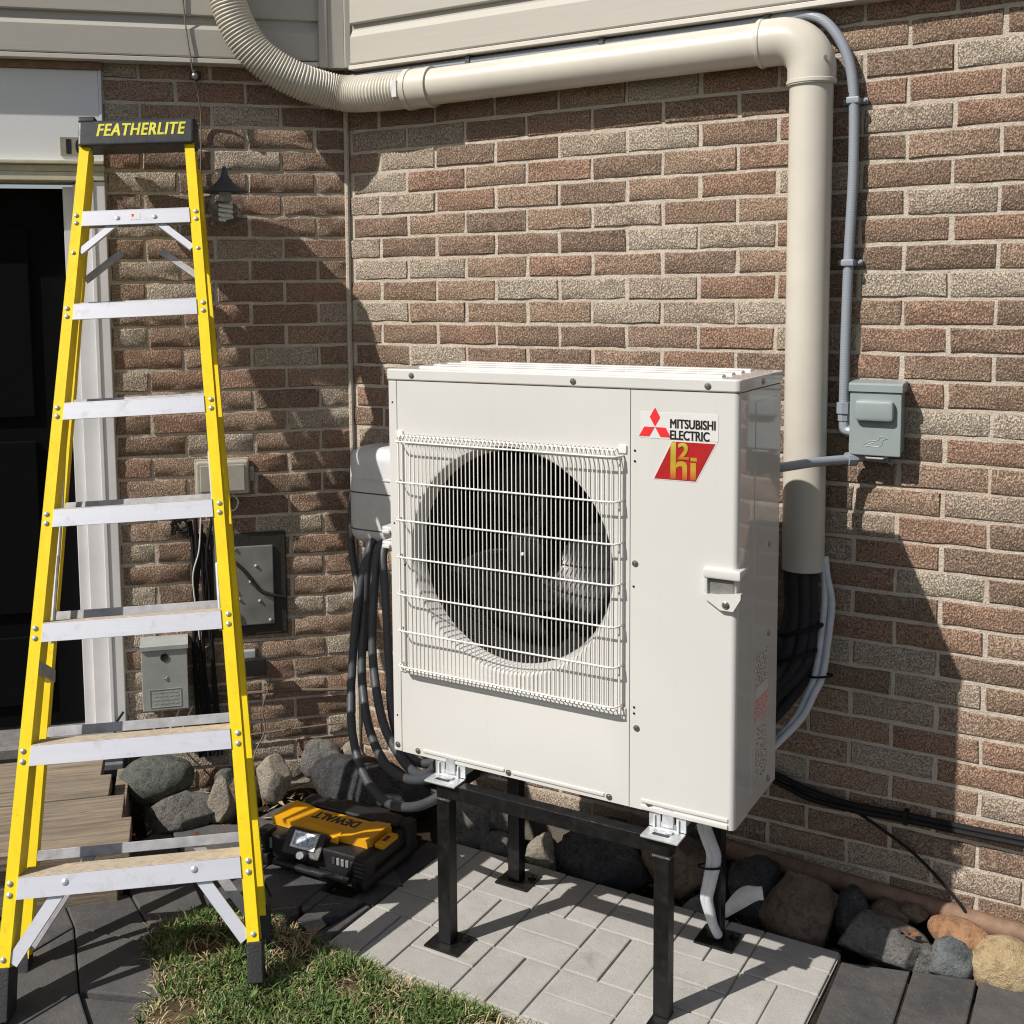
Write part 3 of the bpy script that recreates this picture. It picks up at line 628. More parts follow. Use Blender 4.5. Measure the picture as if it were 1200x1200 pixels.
# screws
for x, z in ((.076, 1.028), (.543, 1.028), (.878, 1.028), (.7035, .601), (.709, .2), (.078, .0125), (.357, .0125), (.638, .0125), (.742, .0165), (.013, .018)):
    m = MB(); y0 = -.003 if z > 1.02 else (-.001 if x < .02 else 0.0)
    m.lathe([(.0, -.0046), (.004, -.0042), (.0052, -.003), (.0056, -.0022), (.0078, -.0018), (.0078, .0004)], 14, lambda v: Vector((x+v.x, y0+v.z, z+v.y))); m.build('screw', M['screw'], unit)
for y, z in ((.165, 1.028), (.24, .628), (.245, .405), (.26, .03)):
    m = MB(); m.lathe([(.0, .0046), (.004, .0042), (.0052, .003), (.0075, .0018), (.0075, -.0006)], 14, lambda v: Vector((UW+(.003 if z > 1.02 else .0)+v.z, y+v.x, z+v.y))); m.build('screw', M['screw'], unit)
m = MB()
for x, z in ((.013, .955), (.013, .63), (.013, .10), (.042, .858), (.045, .52), (.702, .87), (.702, .845), (.7025, .25), (.7025, .235), (.70, .545), (.044, .24)):
    m.cyl((x, -.0014, z), (x, .0006, z), .0028, 8)
m.build('screw_hole', M['ink'], unit)
# grip on the service cover
m = MB(); m.box(.872, UW+.012, -.013, .05, .590, .614, .006); m.box(.872, .884, -.010, .004, .545, .592, .004); m.prism([(.905, -.012, .553), (UW+.012, -.012, .562), (UW+.012, -.012, .55), (.945, -.012, .520), (.915, -.012, .520), (.876, -.012, .545), (.876, -.012, .553)], (0, .014, 0)); grip = m.build('grip', M['unit'], unit)
m = MB(); m.box(.884, UW-.008, -.0012, .0005, .553, .5905); m.build('grip_shade', M['sill'], grip, 0)  # flat dark sheet on the cover, standing in for shade behind the grip
m = MB(); m.lathe([(0, -.0165), (.006, -.016), (.009, -.0135), (.009, -.0115)], 14, lambda v: Vector((.928+v.x, v.z, .533+v.y))); m.build('screw', M['screw'], grip)
m = MB()
for z0, z1 in ((.606, .618), (.566, .578)):
    m.box(-.030, .004, .0, .05, z0, z1, .004); m.box(-.024, .0, -.010, .0, z0-.006, z0+.004, .003)
m.build('side_hook', M['unit'], unit)
# lettering and marks on the service cover
m = MB(); m.box(.716, .903, -.0008, .0002, .902, .963); stk = m.build('name_sticker', M['sticker'], unit, 0)
fit_text('MITSUBISHI', M['ink'], .1065, .0205, stk, 'lettering', frame4((.8425, -.0010, .9385), (1, 0, 0), (0, 0, 1)), fat=.0007)
fit_text('ELECTRIC', M['ink'], .0925, .0205, stk, 'lettering', frame4((.8355, -.0010, .9125), (1, 0, 0), (0, 0, 1)), fat=.0007)
def rhomb(cx, cz, pts): 
    m = MB(); m.prism([(cx+x, -.0016, cz+z) for x, z in pts], (0, .0012, 0)); m.build('three_diamond_mark', M['red_logo'], stk, 0)
ax, az, e = .7515, .9287, .0255
cc, ss = e*math.cos(math.radians(60)), e*math.sin(math.radians(60))
rhomb(ax, az, [(0, .0008), (cc, ss+.0008), (0, 2*ss+.0008), (-cc, ss+.0008)])
rhomb(ax, az, [(.0008, -.0006), (e+.0008, -.0006), (e+cc+.0008, -ss-.0006), (cc+.0008, -ss-.0006)])
rhomb(ax, az, [(-.0008, -.0006), (-e-.0008, -.0006), (-e-cc-.0008, -ss-.0006), (-cc-.0008, -ss-.0006)])
m = MB(); m.prism([(.746, -.0006, .806), (.852, -.0006, .806), (.9005, -.0006, .8995), (.7925, -.0006, .8995)], (0, .0008, 0)); rim = m.build('badge_border', M['sticker'], unit, 0)
m = MB(); m.prism([(.7505, -.0014, .8085), (.8505, -.0014, .8085), (.896, -.0014, .897), (.7945, -.0014, .897)], (0, .0008, 0)); bdg = m.build('badge', M['red_panel'], unit, 0)
m = MB()
m.prism([(.7905, -.0022, .8095), (.8035, -.0022, .8095), (.8035, -.0022, .8955), (.7925, -.0022, .8955), (.7905, -.0022, .8925)], (0, .0006, 0))
arc = [(.8035, .842), (.806, .8495), (.813, .8525), (.821, .8525), (.828, .8495), (.8305, .842), (.8305, .8095), (.8195, .8095), (.8195, .837), (.8175, .841), (.8115, .841), (.8045, .836)]
m.prism([(x, -.0022, z) for x, z in arc], (0, .0006, 0))
m.prism([(.8385, -.0022, .8095), (.8515, -.0022, .811), (.8515, -.0022, .8505), (.8385, -.0022, .8505)], (0, .0006, 0)); m.prism([(.8385, -.0022, .8545), (.8535, -.0022, .8545), (.8535, -.0022, .8625), (.8385, -.0022, .8625)], (0, .0006, 0))
m.build('lettering', M['gold'], bdg, 0)
fit_text('2', M['gold'], .024, .037, bdg, 'lettering', frame4((.8215, -.0022, .8755), (1, 0, 0), (0, 0, 1)), fat=.0016)
for y0, y1, z0, z1, mt in ((.145, .245, .235, .312, 'label_print'), (.150, .245, .205, .231, 'sticker'), (.145, .245, .150, .203, 'label_pink'), (.155, .24, .085, .130, 'label_print'), (.155, .245, .0, .078, 'label_print')):
    m = MB(); m.box(UW-.001, UW+.0009, y0, y1, z0+.06, z1+.06); m.build('data_label', M[mt], unit, 0)

# ------------------------------------------------------------------ steel stand under the unit
stand = thing('steel_stand', 'black steel stand of square tube with four legs under the outdoor unit', 'stand', (.204, -.56, 0))
LX = (-.304, .305); LY = (-.191, .190); TH = .019; ZB = .448
for lx in LX:
    for ly in LY:
        m = MB(); m.box(lx-TH, lx+TH, ly-TH, ly+TH, .0065, ZB-.0385, .002); leg = m.build('leg', M['steel'], stand)
        fr_ = lx > 0 and ly < 0; px0, px1, py0, py1 = (-.0195, .0195, -.125, .0195) if fr_ else (-.045, .06, -.052, .048); bx_, by2 = (.0, -.095) if fr_ else (.042, .02)
        m = MB(); m.box(lx+px0, lx+px1, ly+py0, ly+py1, .0003, .0062, .0015); pl = m.build('foot_plate', M['steel'], leg)
        m = MB(); m.cyl((lx+bx_, ly+by2, .0062), (lx+bx_, ly+by2, .012), .012, 6); m.cyl((lx+bx_, ly+by2, .012), (lx+bx_, ly+by2, .02), .005, 8); m.build('anchor_bolt', M['steel'], leg, 20)
        m = MB(); m.box(lx-TH-.004, lx+TH+.004, ly-TH-.004, ly+TH+.004, ZB-.046, ZB-.040, .0025); m.build('weld', M['weld'], leg)
for ly in LY:
    m = MB(); m.box(LX[0]-TH, LX[1]+TH, ly-TH, ly+TH, ZB-.0382, ZB, .002); m.build('beam', M['steel'], stand)
for lx in LX:
    m = MB(); m.box(lx-TH, lx+TH, LY[0]+TH+.0005, LY[1]-TH-.0005, ZB-.0382, ZB-.0006, .002); m.build('beam', M['steel'], stand)
for lx in LX:
    for ly, sg in ((LY[0], -1), (LY[1], 1)):
        m = MB(); y0 = ly+sg*.034; y1 = ly-sg*.022
        m.box(lx-.048, lx+.046, y0, y1, ZB+.0006, ZB+.0062, .002); yv = y1
        m.box(lx-.048, lx-.018, yv, yv-sg*.006, ZB+.0062, ZB+.050, .002); m.box(lx+.020, lx+.046, yv, yv-sg*.006, ZB+.0062, ZB+.050, .002); m.box(lx-.0178, lx+.0198, yv, yv-sg*.006, ZB+.0062, ZB+.022, .002)
        br = m.build('bracket', M['galv'], stand)
        m = MB(); m.box(lx-.014, lx+.016, yv+sg*.004, yv-sg*.010, ZB+.012, ZB+.058, .003); m.build('clip', M['galv'], br)
        m = MB(); m.box(lx-.026, lx+.016, ly+sg*.004, ly+sg*.016, ZB+.0058, ZB+.0068, .0004); m.build('slot', M['ink'], br)
        m = MB(); m.cyl((lx+.010, ly-sg*.004, ZB+.006), (lx+.010, ly-sg*.004, ZB+.011), .010, 6); m.build('bolt', M['galv'], br, 20)

# ------------------------------------------------------------------ cream duct: corrugated hose, straight pipes, elbow
duct = thing('cream_duct', 'cream plastic pipe with corrugated hose, running under the siding and turning down the wall', 'pipe', (.64, -.07, .96))
D0 = Vector((.64, -.07, .96)); PR = .0565
PY, PZ0, PZ1, VX = -.07, 2.3845, 2.392, .6415
m = MB(); m.tube([Vector((-.60, PY, PZ0))-D0, Vector((.515, PY, PZ1))-D0], PR, 40, False); m.build('straight_pipe', M['pvc'], duct)
m = MB(); m.tube([Vector((VX, PY, 2.285))-D0, Vector((VX, PY, 1.6))-D0, Vector((VX+.001, PY, .962))-D0], PR, 40, False); m.tube([Vector((VX+.001, PY, .962))-D0, Vector((VX+.001, PY, .99))-D0], PR-.004, 40, False); m.build('straight_pipe', M['pvc'], duct)
el = [(.500, PZ1), (.53, PZ1)]+[(VX-.085+.085*math.sin(a), PZ1-.085+.085*math.cos(a)) for a in [math.pi/2*i/12 for i in range(0, 13)]]+[(VX, 2.29), (VX, 2.268)]
m = MB(); m.tube([Vector((x, PY, z))-D0 for x, z in el], PR+.006, 40, True); elb = m.build('elbow', M['pvc'], duct)
m = MB(); m.lathe([(PR+.0065, -.006), (PR+.0085, -.004), (PR+.0085, .004), (PR+.0065, .006)], 40, lambda v: Vector((VX+v.x, PY+v.y, 2.276+v.z))-D0); m.lathe([(PR+.0065, -.006), (PR+.0085, -.004), (PR+.0085, .004), (PR+.0065, .006)], 40, lambda v: Vector((.508+v.z, PY+v.y, PZ1+v.x))-D0); m.build('socket_rim', M['pvc'], elb)
m = MB(); m.cyl(Vector((VX+.046, PY-.045, 2.33))-D0, Vector((VX+.048, PY-.050, 2.33))-D0, .005, 8); m.build('elbow_screw', M['screw'], elb)
m = MB(); m.tube([Vector((-.632, PY, PZ0))-D0, Vector((-.556, PY, PZ0))-D0], PR+.006, 40, True); m.tube([Vector((-.645, PY, PZ0))-D0, Vector((-.626, PY, PZ0))-D0], PR+.009, 40, True); m.tube([Vector((-.562, PY, PZ0))-D0, Vector((-.550, PY, PZ0))-D0], PR+.0078, 40, True); cpl = m.build('coupling', M['pvc'], duct)
m = MB(); m.box(-.668, -.650, PY-PR-.0095, PY-PR+.01, PZ0-.03, PZ0+.022, .001); o = m.build('paper_sticker', M['sticker'], cpl); o.location = -D0
hp = smooth_path([WL(-.425, 3.1, .115), WL(-.415, 2.85, .115), WL(-.394, 2.68, .115), WL(-.352, 2.572, .115), WL(-.282, 2.490, .112), WL(-.17, 2.430, .108), WL(-.03, 2.396, .10), Vector((-.76, -.085, 2.384)), Vector((-.64, PY, PZ0))], 40)
# resample the hose evenly, then rib it
acc = [0]
for a, b in zip(hp, hp[1:]): acc.append(acc[-1]+(b-a).length)
def at_len(d):
    for i in range(len(acc)-1):
        if acc[i+1] >= d: t = (d-acc[i])/max(1e-9, acc[i+1]-acc[i]); return hp[i].lerp(hp[i+1], t)
    return hp[-1]
nrib = int(acc[-1]/.0108); pts = [at_len(acc[-1]*i/(nrib*5))-D0 for i in range(nrib*5+1)]
m = MB(); RB = [.0, .0042, .0052, .0042, .0]
m.tube(pts, PR, 30, True, lambda i, n: PR-.002+RB[i % 5]); m.build('corrugated_hose', M['hose_cream'], duct, 80)

# ------------------------------------------------------------------ conduits and the disconnect box on the long wall
cond = thing('grey_conduit', 'grey flexible conduit under the siding bending down beside the cream pipe to the box', 'conduit', (.733, -.03, 1.40))
c0 = Vector((.733, -.03, 1.40))
m = MB(); m.tube([p-c0 for p in smooth_path([(-.92, -.03, 2.452), (-.6, -.028, 2.455), (.0, -.027, 2.456), (.45, -.027, 2.459), (.58, -.03, 2.463), (.645, -.034, 2.450), (.692, -.036, 2.405), (.726, -.035, 2.335), (.742, -.033, 2.24), (.745, -.031, 2.04), (.738, -.03, 1.82), (.734, -.03, 1.6), (.733, -.03, 1.42)], 10)], .0135, 14); m.build('conduit_tube', M['conduit_ribs'], cond)
for x, z, hor in ((-.44, 2.4555, 1), (.02, 2.456, 1), (.51, 2.461, 1), (.742, 2.225, 0), (.7375, 1.80, 0)):
    m = MB()
    if hor: m.box(x-.009, x+.009, -.046, -.002, z-.017, z+.017, .004); m.box(x-.009, x+.009, -.006, .001, z-.034, z-.015, .002)
    else:
        m.box(x-.017, x+.017, -.048, -.012, z-.009, z+.009, .004); m.box(x-.033, x+.033, -.014, -.003, z-.008, z+.008, .003)
        for s in (-1, 1): m.ball((x+s*.026, -.016, z), .005, 8)
    o = m.build('clamp', M['conduit'] if not hor else M['clamp_shaded'], cond); o.location = -c0
m = MB(); m.cyl((.733, -.03, 1.425), (.733, -.03, 1.395), .021, 8); m.cyl((.733, -.03, 1.398), (.734, -.03, 1.375), .017, 8); m.tube(smooth_path([(.734, -.03, 1.378), (.738, -.032, 1.352), (.758, -.035, 1.345)], 5), .014, 10); o = m.build('connector', M['conduit'], cond); o.location = -c0
jb = thing('disconnect_box', 'grey metal disconnect box with raised handle bump and a bird emblem on the brick wall', 'electrical box', (.824, 0, 1.388))
m = MB(); m.box(-.062, .062, -.062, -.002, -.094, .088, .004); m.build('box_body', M['jbox'], jb)
m = MB(); m.box(-.066, .066, -.072, -.0625, -.099, .070, .004); cov = m.build('cover', M['jbox'], jb)
m = MB(); m.prism([(-.068, -.001, .098), (-.068, -.070, .094), (-.068, -.077, .089), (-.068, -.077, .0715), (-.068, -.001, .0715)], (.136, 0, 0)); m.build('rain_hood', M['jbox'], jb, 20)
m = MB(); m.box(-.050, .050, -.094, -.070, -.006, .050, .017); m.build('raised_bump', M['jbox'], cov)
duck = [(-.030, -.072), (-.022, -.066), (-.012, -.060), (.002, -.059), (.010, -.056), (.012, -.051), (.015, -.047), (.021, -.047), (.025, -.050), (.034, -.051), (.026, -.0535), (.021, -.056), (.020, -.064), (.018, -.070), (.010, -.0735), (-.014, -.0735), (-.030, -.072)]
m = MB(); m.tube([(x, -.0722, z) for x, z in duck], .0010, 6); m.tube([(-.018, -.0722, -.0685), (-.004, -.0722, -.064), (.008, -.0722, -.067)], .0008, 6); m.build('bird_emblem', M['jbox'], cov)
m = MB(); m.tube([(-.03, -.055, -.098), (-.02, -.066, -.106), (.02, -.066, -.106), (.03, -.055, -.098)], .003, 8); m.build('hasp', M['galv'], jb)
m = MB(); m.tube([(.020, -.014, -.094), (.020, -.014, -.118), (.034, -.014, -.126), (.034, -.014, -.112)], .006, 8); m.build('ground_lug', M['jbox'], jb)
wh = thing('conduit_whip', 'short grey conduit from the grey metal box to the side of the outdoor unit', 'conduit', (.775, -.05, 1.275))
w0 = Vector((.775, -.05, 1.275))
m = MB(); m.tube([p-w0 for p in smooth_path([(.46, -.34, 1.25), (.56, -.33, 1.262), (.635, -.27, 1.272), (.69, -.15, 1.273), (.745, -.075, 1.274), (.762, -.058, 1.275)], 8)], .0125, 12); m.build('conduit_tube', M['conduit'], wh)
m = MB(); m.cyl(Vector((.752, -.066, 1.2745))-w0, Vector((.772, -.048, 1.275))-w0, .019, 10); m.cyl(Vector((.770, -.049, 1.275))-w0, Vector((.795, -.035, 1.285))-w0, .013, 10); m.build('connector', M['conduit'], wh)

# ------------------------------------------------------------------ insulated lines and white hose leaving the pipe
ls = thing('line_set', 'bundle of black insulated tubes coming out of the cream pipe and bending behind the unit', 'tubes', (.64, -.07, .98))
l0 = Vector((.64, -.07, .98))
for i, (dx, dy) in enumerate(((-.03, -.018), (-.012, -.032), (.012, -.030), (.03, -.012), (0, .0), (-.022, .016), (.02, .018))):
    e0 = i*.035
    pth = smooth_path([(VX+dx, PY+dy, 1.02), (VX+dx, PY+dy, .93), (VX+dx+.004, PY+dy-.008, .85-.01*i), (VX+dx-.005, PY-.05+dy, .76-e0*.5), (.61-.01*i, -.16-.01*i, .70-e0), (.57, -.26, .67-e0*1.2), (.48, -.36, .66-e0*1.2), (.40, -.42, .66-e0)], 8)
    m = MB(); m.tube([p-l0 for p in pth], .0165, 12); m.build('insulated_tube', M['foam'], ls)
for z, r, q in ((.80, .062, 0), (.735, .058, 1)):
    m = MB(); m.tube([Vector((VX-.004*q+r*math.cos(a), PY-.03-.03*q+r*.8*math.sin(a), z+.02*math.cos(a)))-l0 for a in [2*math.pi*k/20 for k in range(21)]], .006, 6); m.build('tape_wrap', M['cable'], ls)
wt = thing('white_drain_hose', 'pair of white hoses running from the pipe end down behind the unit to the stones', 'hose', (.48, -.3, .04))
h0 = Vector((.48, -.3, .04))
for dx, dz in ((0, 0), (-.019, -.010)):
    m = MB(); m.tube([p-h0 for p in smooth_path([(.699+dx*.3, -.055, 1.0), (.707+dx*.4, -.065, .95), (.7235+dx, -.075, .88), (.722+dx, -.092, .80), (.717+dx, -.13, .694), (.702+dx, -.16, .645+dz), (.682+dx, -.2, .59+dz), (.643+dx, -.26, .54+dz), (.57+dx, -.33, .46+dz), (.495+dx, -.40, .38), (.496+dx*.8, -.418, .336), (.511+dx*.8, -.42, .295), (.525+dx*.8, -.42, .252), (.512+dx*.6, -.42, .178), (.503+dx*.5, -.418, .135), (.508+dx*.3, -.413, .095), (.512, -.402, .055), (.520, -.385, .02)], 10)], .0092, 12, True, lambda i, n: (.0092 if i < n*.55 else .0122)+(.0007 if i % 2 else 0)); m.build('hose_run', M['white_hose'], wt)
for c in ((.712, -.135, .69), (.509, -.42, .225)):
    m = MB(); c = Vector(c); m.tube([c+Vector((.032*math.cos(a), .018*math.sin(a), .006*math.cos(a)))-h0 for a in [2*math.pi*k/16 for k in range(17)]], .003, 6); m.build('cable_tie', M['cable'], wt)
tagp = thing('paper_tag', 'curled white paper tag among the dark stones behind the rear right stand leg', 'paper tag', (.545, -.26, .06))
m = MB(); vs = []; fs = []
for i in range(9):
    t = i/8; x = -.055+.11*t; z = -.045+.09*t+.018*math.sin(t*3.1); wv = .012+.016*math.sin(min(1, t*1.2)*math.pi*.9)
    vs += [(x, -.006, z+wv), (x+.008, -.012, z-wv)]
for i in range(8): fs.append((2*i, 2*i+1, 2*i+3, 2*i+2))
m.add(vs, fs); o = m.build('paper', M['paper'], tagp); so = o.modifiers.new('thick', 'SOLIDIFY'); so.thickness = .0006
# black cables along the foot of the long wall
cb = thing('black_cable', 'two black cables slung along the foot of the wall right of the unit', 'cable', (.9, -.02, .3)); b0 = Vector((.9, -.02, .3))
for dz, dy in ((0, 0), (-.013, -.004)):
    m = MB(); m.tube([p-b0 for p in smooth_path([(.30, -.02, .375+dz), (.553, -.02, .338+dz*1.6), (.66, -.02, .310+dz*1.8), (.781, -.02+dy, .296+dz), (.916, -.02+dy, .300+dz), (1.067, -.02+dy, .301+dz), (1.21, -.02+dy, .304+dz), (1.5, -.02, .312+dz), (2.4, -.02, .33+dz)], 8)], .0085, 8); m.build('cable_run', M['cable'], cb)
m = MB(); m.box(-.006, .006, -.012, .018, -.026, .012, .002); o = m.build('cable_clip', M['cable'], cb); o.location = (.02, 0, .0)
cb2 = thing('black_cable', 'single thin black cable drooping from the wall cables down to the brown ledge pipe', 'cable', (.9, -.02, .2)); b1 = Vector((.9, -.02, .2))
m = MB(); m.tube([p-b1 for p in smooth_path([(.60, -.016, .308), (.70, -.018, .300), (.78, -.018, .280), (.872, -.018, .236), (.963, -.02, .181), (1.069, -.028, .083), (1.08, -.035, .05)], 8)], .0045, 8); m.build('cable_run', M['cable'], cb2)
lp = thing('ledge_pipe', 'weathered brown pipe lying along the foot of the brick wall behind the stones', 'pipe', (.9, -.02, .05))
m = MB(); m.tube([p-Vector((.9, -.02, .05)) for p in smooth_path([(.34, -.012, .074), (.6, -.014, .066), (1.0, -.016, .052), (1.3, -.018, .044), (2.45, -.02, .04)], 6)], .028, 14, True); m.build('pipe_run', M['pipe_brown'], lp)

# ------------------------------------------------------------------ boxes, lantern and wires on the angled wall
lan = lthing('wall_lantern', 'dark wall lantern with cone roof and spiral bulb beside the ladder top', 'lantern', -.42, 2.02)
m = MB(); m.lathe([(.0, 0), (.045, 0), (.045, -.008), (.03, -.014), (.0, -.014)], 20, lambda v: Vector((v.x, v.z, v.y-.01))); m.build('backplate', M['dark_metal'], lan)
m = MB(); m.tube(smooth_path([(0, -.012, -.01), (0, -.05, .02), (0, -.06, .10), (0, -.10, .125)], 6), .007, 8); m.build('arm', M['dark_metal'], lan)
LT = lambda v: Vector((v.x, v.y-.105, v.z))
m = MB(); m.lathe([(.0, .128), (.006, .126), (.009, .112), (.015, .095), (.028, .078), (.050, .060), (.074, .050), (.075, .046), (.066, .044), (.03, .05), (.0, .052)], 28, LT); m.build('cone_roof', M['dark_metal'], lan)
m = MB(); m.lathe([(.046, .044), (.058, .03), (.0625, .005), (.061, -.018), (.05, -.042), (.030, -.058), (.010, -.064), (.0, -.065)], 28, LT); gl = m.build('glass_globe', M['glass'], lan, 60)
m = MB(); m.lathe([(0, .046), (.020, .046), (.020, .018), (.014, .014), (.0, .014)], 16, LT); m.build('lamp_socket', M['beige'], lan)
m = MB(); m.tube([LT(Vector(((.019-.000*k)*math.cos(k*.5), .019*math.sin(k*.5), .012-.0012*k))) for k in range(48)], .0062, 8); m.build('spiral_bulb', M['bulb'], lan)
hk = lthing('cable_hook', 'small dark round fixture just under the siding above the ladder', 'hook', -.50, 2.455)
m = MB(); m.lathe([(0, 0), (.018, 0), (.018, .012), (.011, .016), (.011, .055), (0, .06)], 16, lambda v: Vector((v.x, -v.z, v.y))); m.build('fixture_body', M['tar'], hk)
m = MB(); m.ball((-.004, -.062, -.012), .012, 12); m.build('fixture_eye', M['screw'], hk)
cd = lthing('hanging_wire', 'thin brown wire hanging from the siding past the small dark fixture behind the ladder', 'wire', -.5, 1.2)
m = MB(); m.tube(smooth_path([(-.045, -.075, 1.95), (-.035, -.06, 1.50), (-.012, -.062, 1.27), (.006, -.03, 1.18), (.012, -.010, 1.09), (.004, -.008, .85), (.016, -.006, .45), (.012, -.006, .02), (.02, -.008, -.03)], 8), .0028, 6); m.build('wire_run', M['wire_brown'], cd)
tb = lthing('telephone_box', 'beige plastic service box on the brick behind the right ladder rail', 'service box', -.455, 1.112)
m = MB(); m.box(-.092, .092, -.012, -.002, -.060, .062, .004); m.box(.092, .108, -.014, -.002, -.02, .03, .003); m.build('box_base', M['beige'], tb)
m = MB(); m.box(-.088, .088, -.058, -.0125, -.056, .058, .009); lidb = m.build('box_lid', M['beige'], tb)
m = MB(); m.box(-.074, .074, -.062, -.055, -.044, .046, .005); m.build('lid_panel', M['beige'], lidb)
m = MB(); m.cyl((.099, -.02, .008), (.099, -.012, .008), .008, 10); m.build('lock_screw', M['screw'], tb)
m = MB(); m.tube(smooth_path([(.03, -.02, -.058), (.05, -.03, -.085), (.035, -.035, -.115), (-.01, -.03, -.11), (-.03, -.02, -.07)], 6), .0028, 6); m.tube(smooth_path([(-.02, -.02, -.058), (-.05, -.025, -.11), (-.06, -.02, -.17), (-.05, -.012, -.25)], 6), .0025, 6); m.build('loose_wire', M['wire_white'], tb)
ap = lthing('access_plate', 'dull metal access plate with bolts set in black sealant on the angled wall', 'access plate', -.39, .74)
m = MB(); m.box(-.140, .146, -.010, .004, -.195, .170, .006); m.build('sealant', M['tar'], ap)
m = MB(); m.box(-.105, .100, -.020, -.0105, -.155, .125, .010); pm = m.build('plate', M['plate_metal'], ap)
m = MB(); m.tube(smooth_path([(-.06, -.021, .10), (.0, -.023, .04), (.05, -.023, -.03), (.105, -.022, -.055), (.14, -.012, -.065)], 6), .0065, 8); m.build('sealed_cable', M['tar'], ap)
for x, z in ((-.03, .118), (.04, .055), (.02, .0), (-.03, -.03), (.05, -.07), (-.02, -.06), (.085, -.14)):
    m = MB(); m.lathe([(0, .006), (.004, .005), (.006, .002), (.006, 0)], 10, lambda v: Vector((x+v.x, -.0205-v.z, z+v.y))); m.build('bolt', M['galv'], pm)
m = MB(); m.tube([(.0-.03+.012*math.cos(a), -.024, -.125+.02*math.sin(a)) for a in [2*math.pi*k/14 for k in range(15)]], .003, 6); m.build('seal_loop', M['galv'], pm)
gb = lthing('grey_meter_box', 'grey metal utility box with a round hole, low on the wall behind the ladder steps', 'utility box', -.667, .445)
m = MB(); m.box(-.074, .074, -.062, -.002, -.118, .112, .003); m.build('box_body', M['grey_box'], gb)
m = MB(); m.box(-.076, .076, -.070, -.0625, -.118, .094, .003); fc = m.build('front_cover', M['grey_box'], gb)
m = MB(); m.prism([(-.079, -.001, .122), (-.079, -.070, .114), (-.079, -.077, .108), (-.079, -.077, .0945), (-.079, -.001, .0945)], (.158, 0, 0)); m.build('top_hood', M['grey_box'], gb, 20)
m = MB(); m.lathe([(.0, 0), (.010, 0), (.0135, .002), (.0135, -.002)], 18, lambda v: Vector((.0+v.x, -.0705-v.z, .066+v.y))); m.build('key_hole', M['ink'], fc)
m = MB(); m.tube([(-.008, -.0705, .0), (-.004, -.073, -.006), (.004, -.073, -.006), (.008, -.0705, .0)], .0016, 6); m.build('latch', M['grey_box'], fc)
m = MB()
for i, z in enumerate((-.055, -.068, -.081, -.094)):
    for k in range(5): m.box(-.042+.0175*k+.003*(i % 2), -.029+.0175*k+.002*((i+k) % 3), -.0706, -.0695, z-.0022, z+.0022)
for x0, x1, z0, z1 in ((-.052, .052, -.045, -.0435), (-.052, .052, -.1065, -.105), (-.052, -.0505, -.105, -.045), (.0505, .052, -.105, -.045)): m.box(x0, x1, -.0714, -.0696, z0, z1)
m.build('embossed_plate', M['grey_box'], fc)['kind'] = 'stuff'
bc = lthing('cable_cluster', 'tangle of black cables beside the sealed access plate, behind the ladder', 'cables', -.56, .25)
rn = random.Random(5)
for i in range(6):
    x = -.012+.014*i
    m = MB(); m.tube(smooth_path([(x+rn.uniform(-.02, .02), -.02, .72+rn.uniform(-.08, .02)), (x+rn.uniform(-.02, .02), -.03, .60), (x+rn.uniform(-.012, .012), -.022, .45), (x+rn.uniform(-.01, .01), -.02, .25), (x+.01, -.018, .0), (x+.014, -.02, -.12)], 6), rn.choice((.006, .005, .0075)), 7); m.build('cable_run', M['cable'], bc)
m = MB()
for i in range(4): m.tube(smooth_path([(-.04+rn.uniform(-.03, .03), -.03, .70+rn.uniform(-.03, .03)) for _ in range(5)], 5), .005, 6)
m.build('cable_knot', M['cable'], bc)
m = MB(); m.tube(smooth_path([(.03, -.026, .75), (.02, -.035, .62), (-.004, -.034, .52), (.008, -.03, .36), (.012, -.025, .30)], 6), .003, 6); m.build('pale_wire', M['wire_white'], bc)
ad = lthing('power_adapter', 'black power adapter plugged into a grey outlet at the right ladder rail', 'adapter', -.372, .445)
m = MB(); m.box(-.035, .012, -.030, -.002, .012, .052, .004); m.build('outlet_box', M['grey_box'], ad)
m = MB(); m.box(-.028, .046, -.062, -.0305, -.030, .030, .005); m.build('adapter_body', M['tool_black'], ad)
m = MB(); m.tube(smooth_path([(.046, -.05, .01), (.062, -.05, -.005), (.055, -.045, -.07), (.03, -.045, -.15), (.035, -.05, -.23), (.0, -.06, -.30), (-.02, -.09, -.36)], 7), .003, 6); m.build('adapter_cord', M['wire_brown'], ad)
hw = lthing('wall_wire', 'dark thin conduit running level across the angled wall to the inside corner', 'wire', -.2, .335)
m = MB(); m.tube(smooth_path([(-.30, -.012, .015), (-.19, -.012, .006), (-.05, -.012, .004), (.06, -.012, -.006), (.16, -.012, -.012)], 6), .006, 7); m.build('wire_run', M['wire_brown'], hw)
hw2 = lthing('wall_wire', 'pale thin cable stretched level just above the stones at the angled wall', 'wire', -.2, .19)
m = MB(); m.tube(smooth_path([(-.42, -.014, -.004), (-.2, -.014, .0), (-.05, -.014, .006), (.14, -.014, .012)], 6), .0035, 7); m.build('wire_run', M['wire_brown'], hw2)
ww = lthing('loose_wires', 'white loose wires crossing below the grey utility box', 'wires', -.68, .27)
for pth in ([(-.06, -.03, .02), (-.02, -.04, -.03), (.03, -.05, -.09)], [(.06, -.03, .05), (.02, -.05, -.02), (-.06, -.06, -.08)], [(.10, -.03, .05), (.07, -.045, -.01), (.04, -.05, -.06)]):
    m = MB(); m.tube(smooth_path(pth, 6), .003, 6); m.build('wire_run', M['wire_white'], ww)
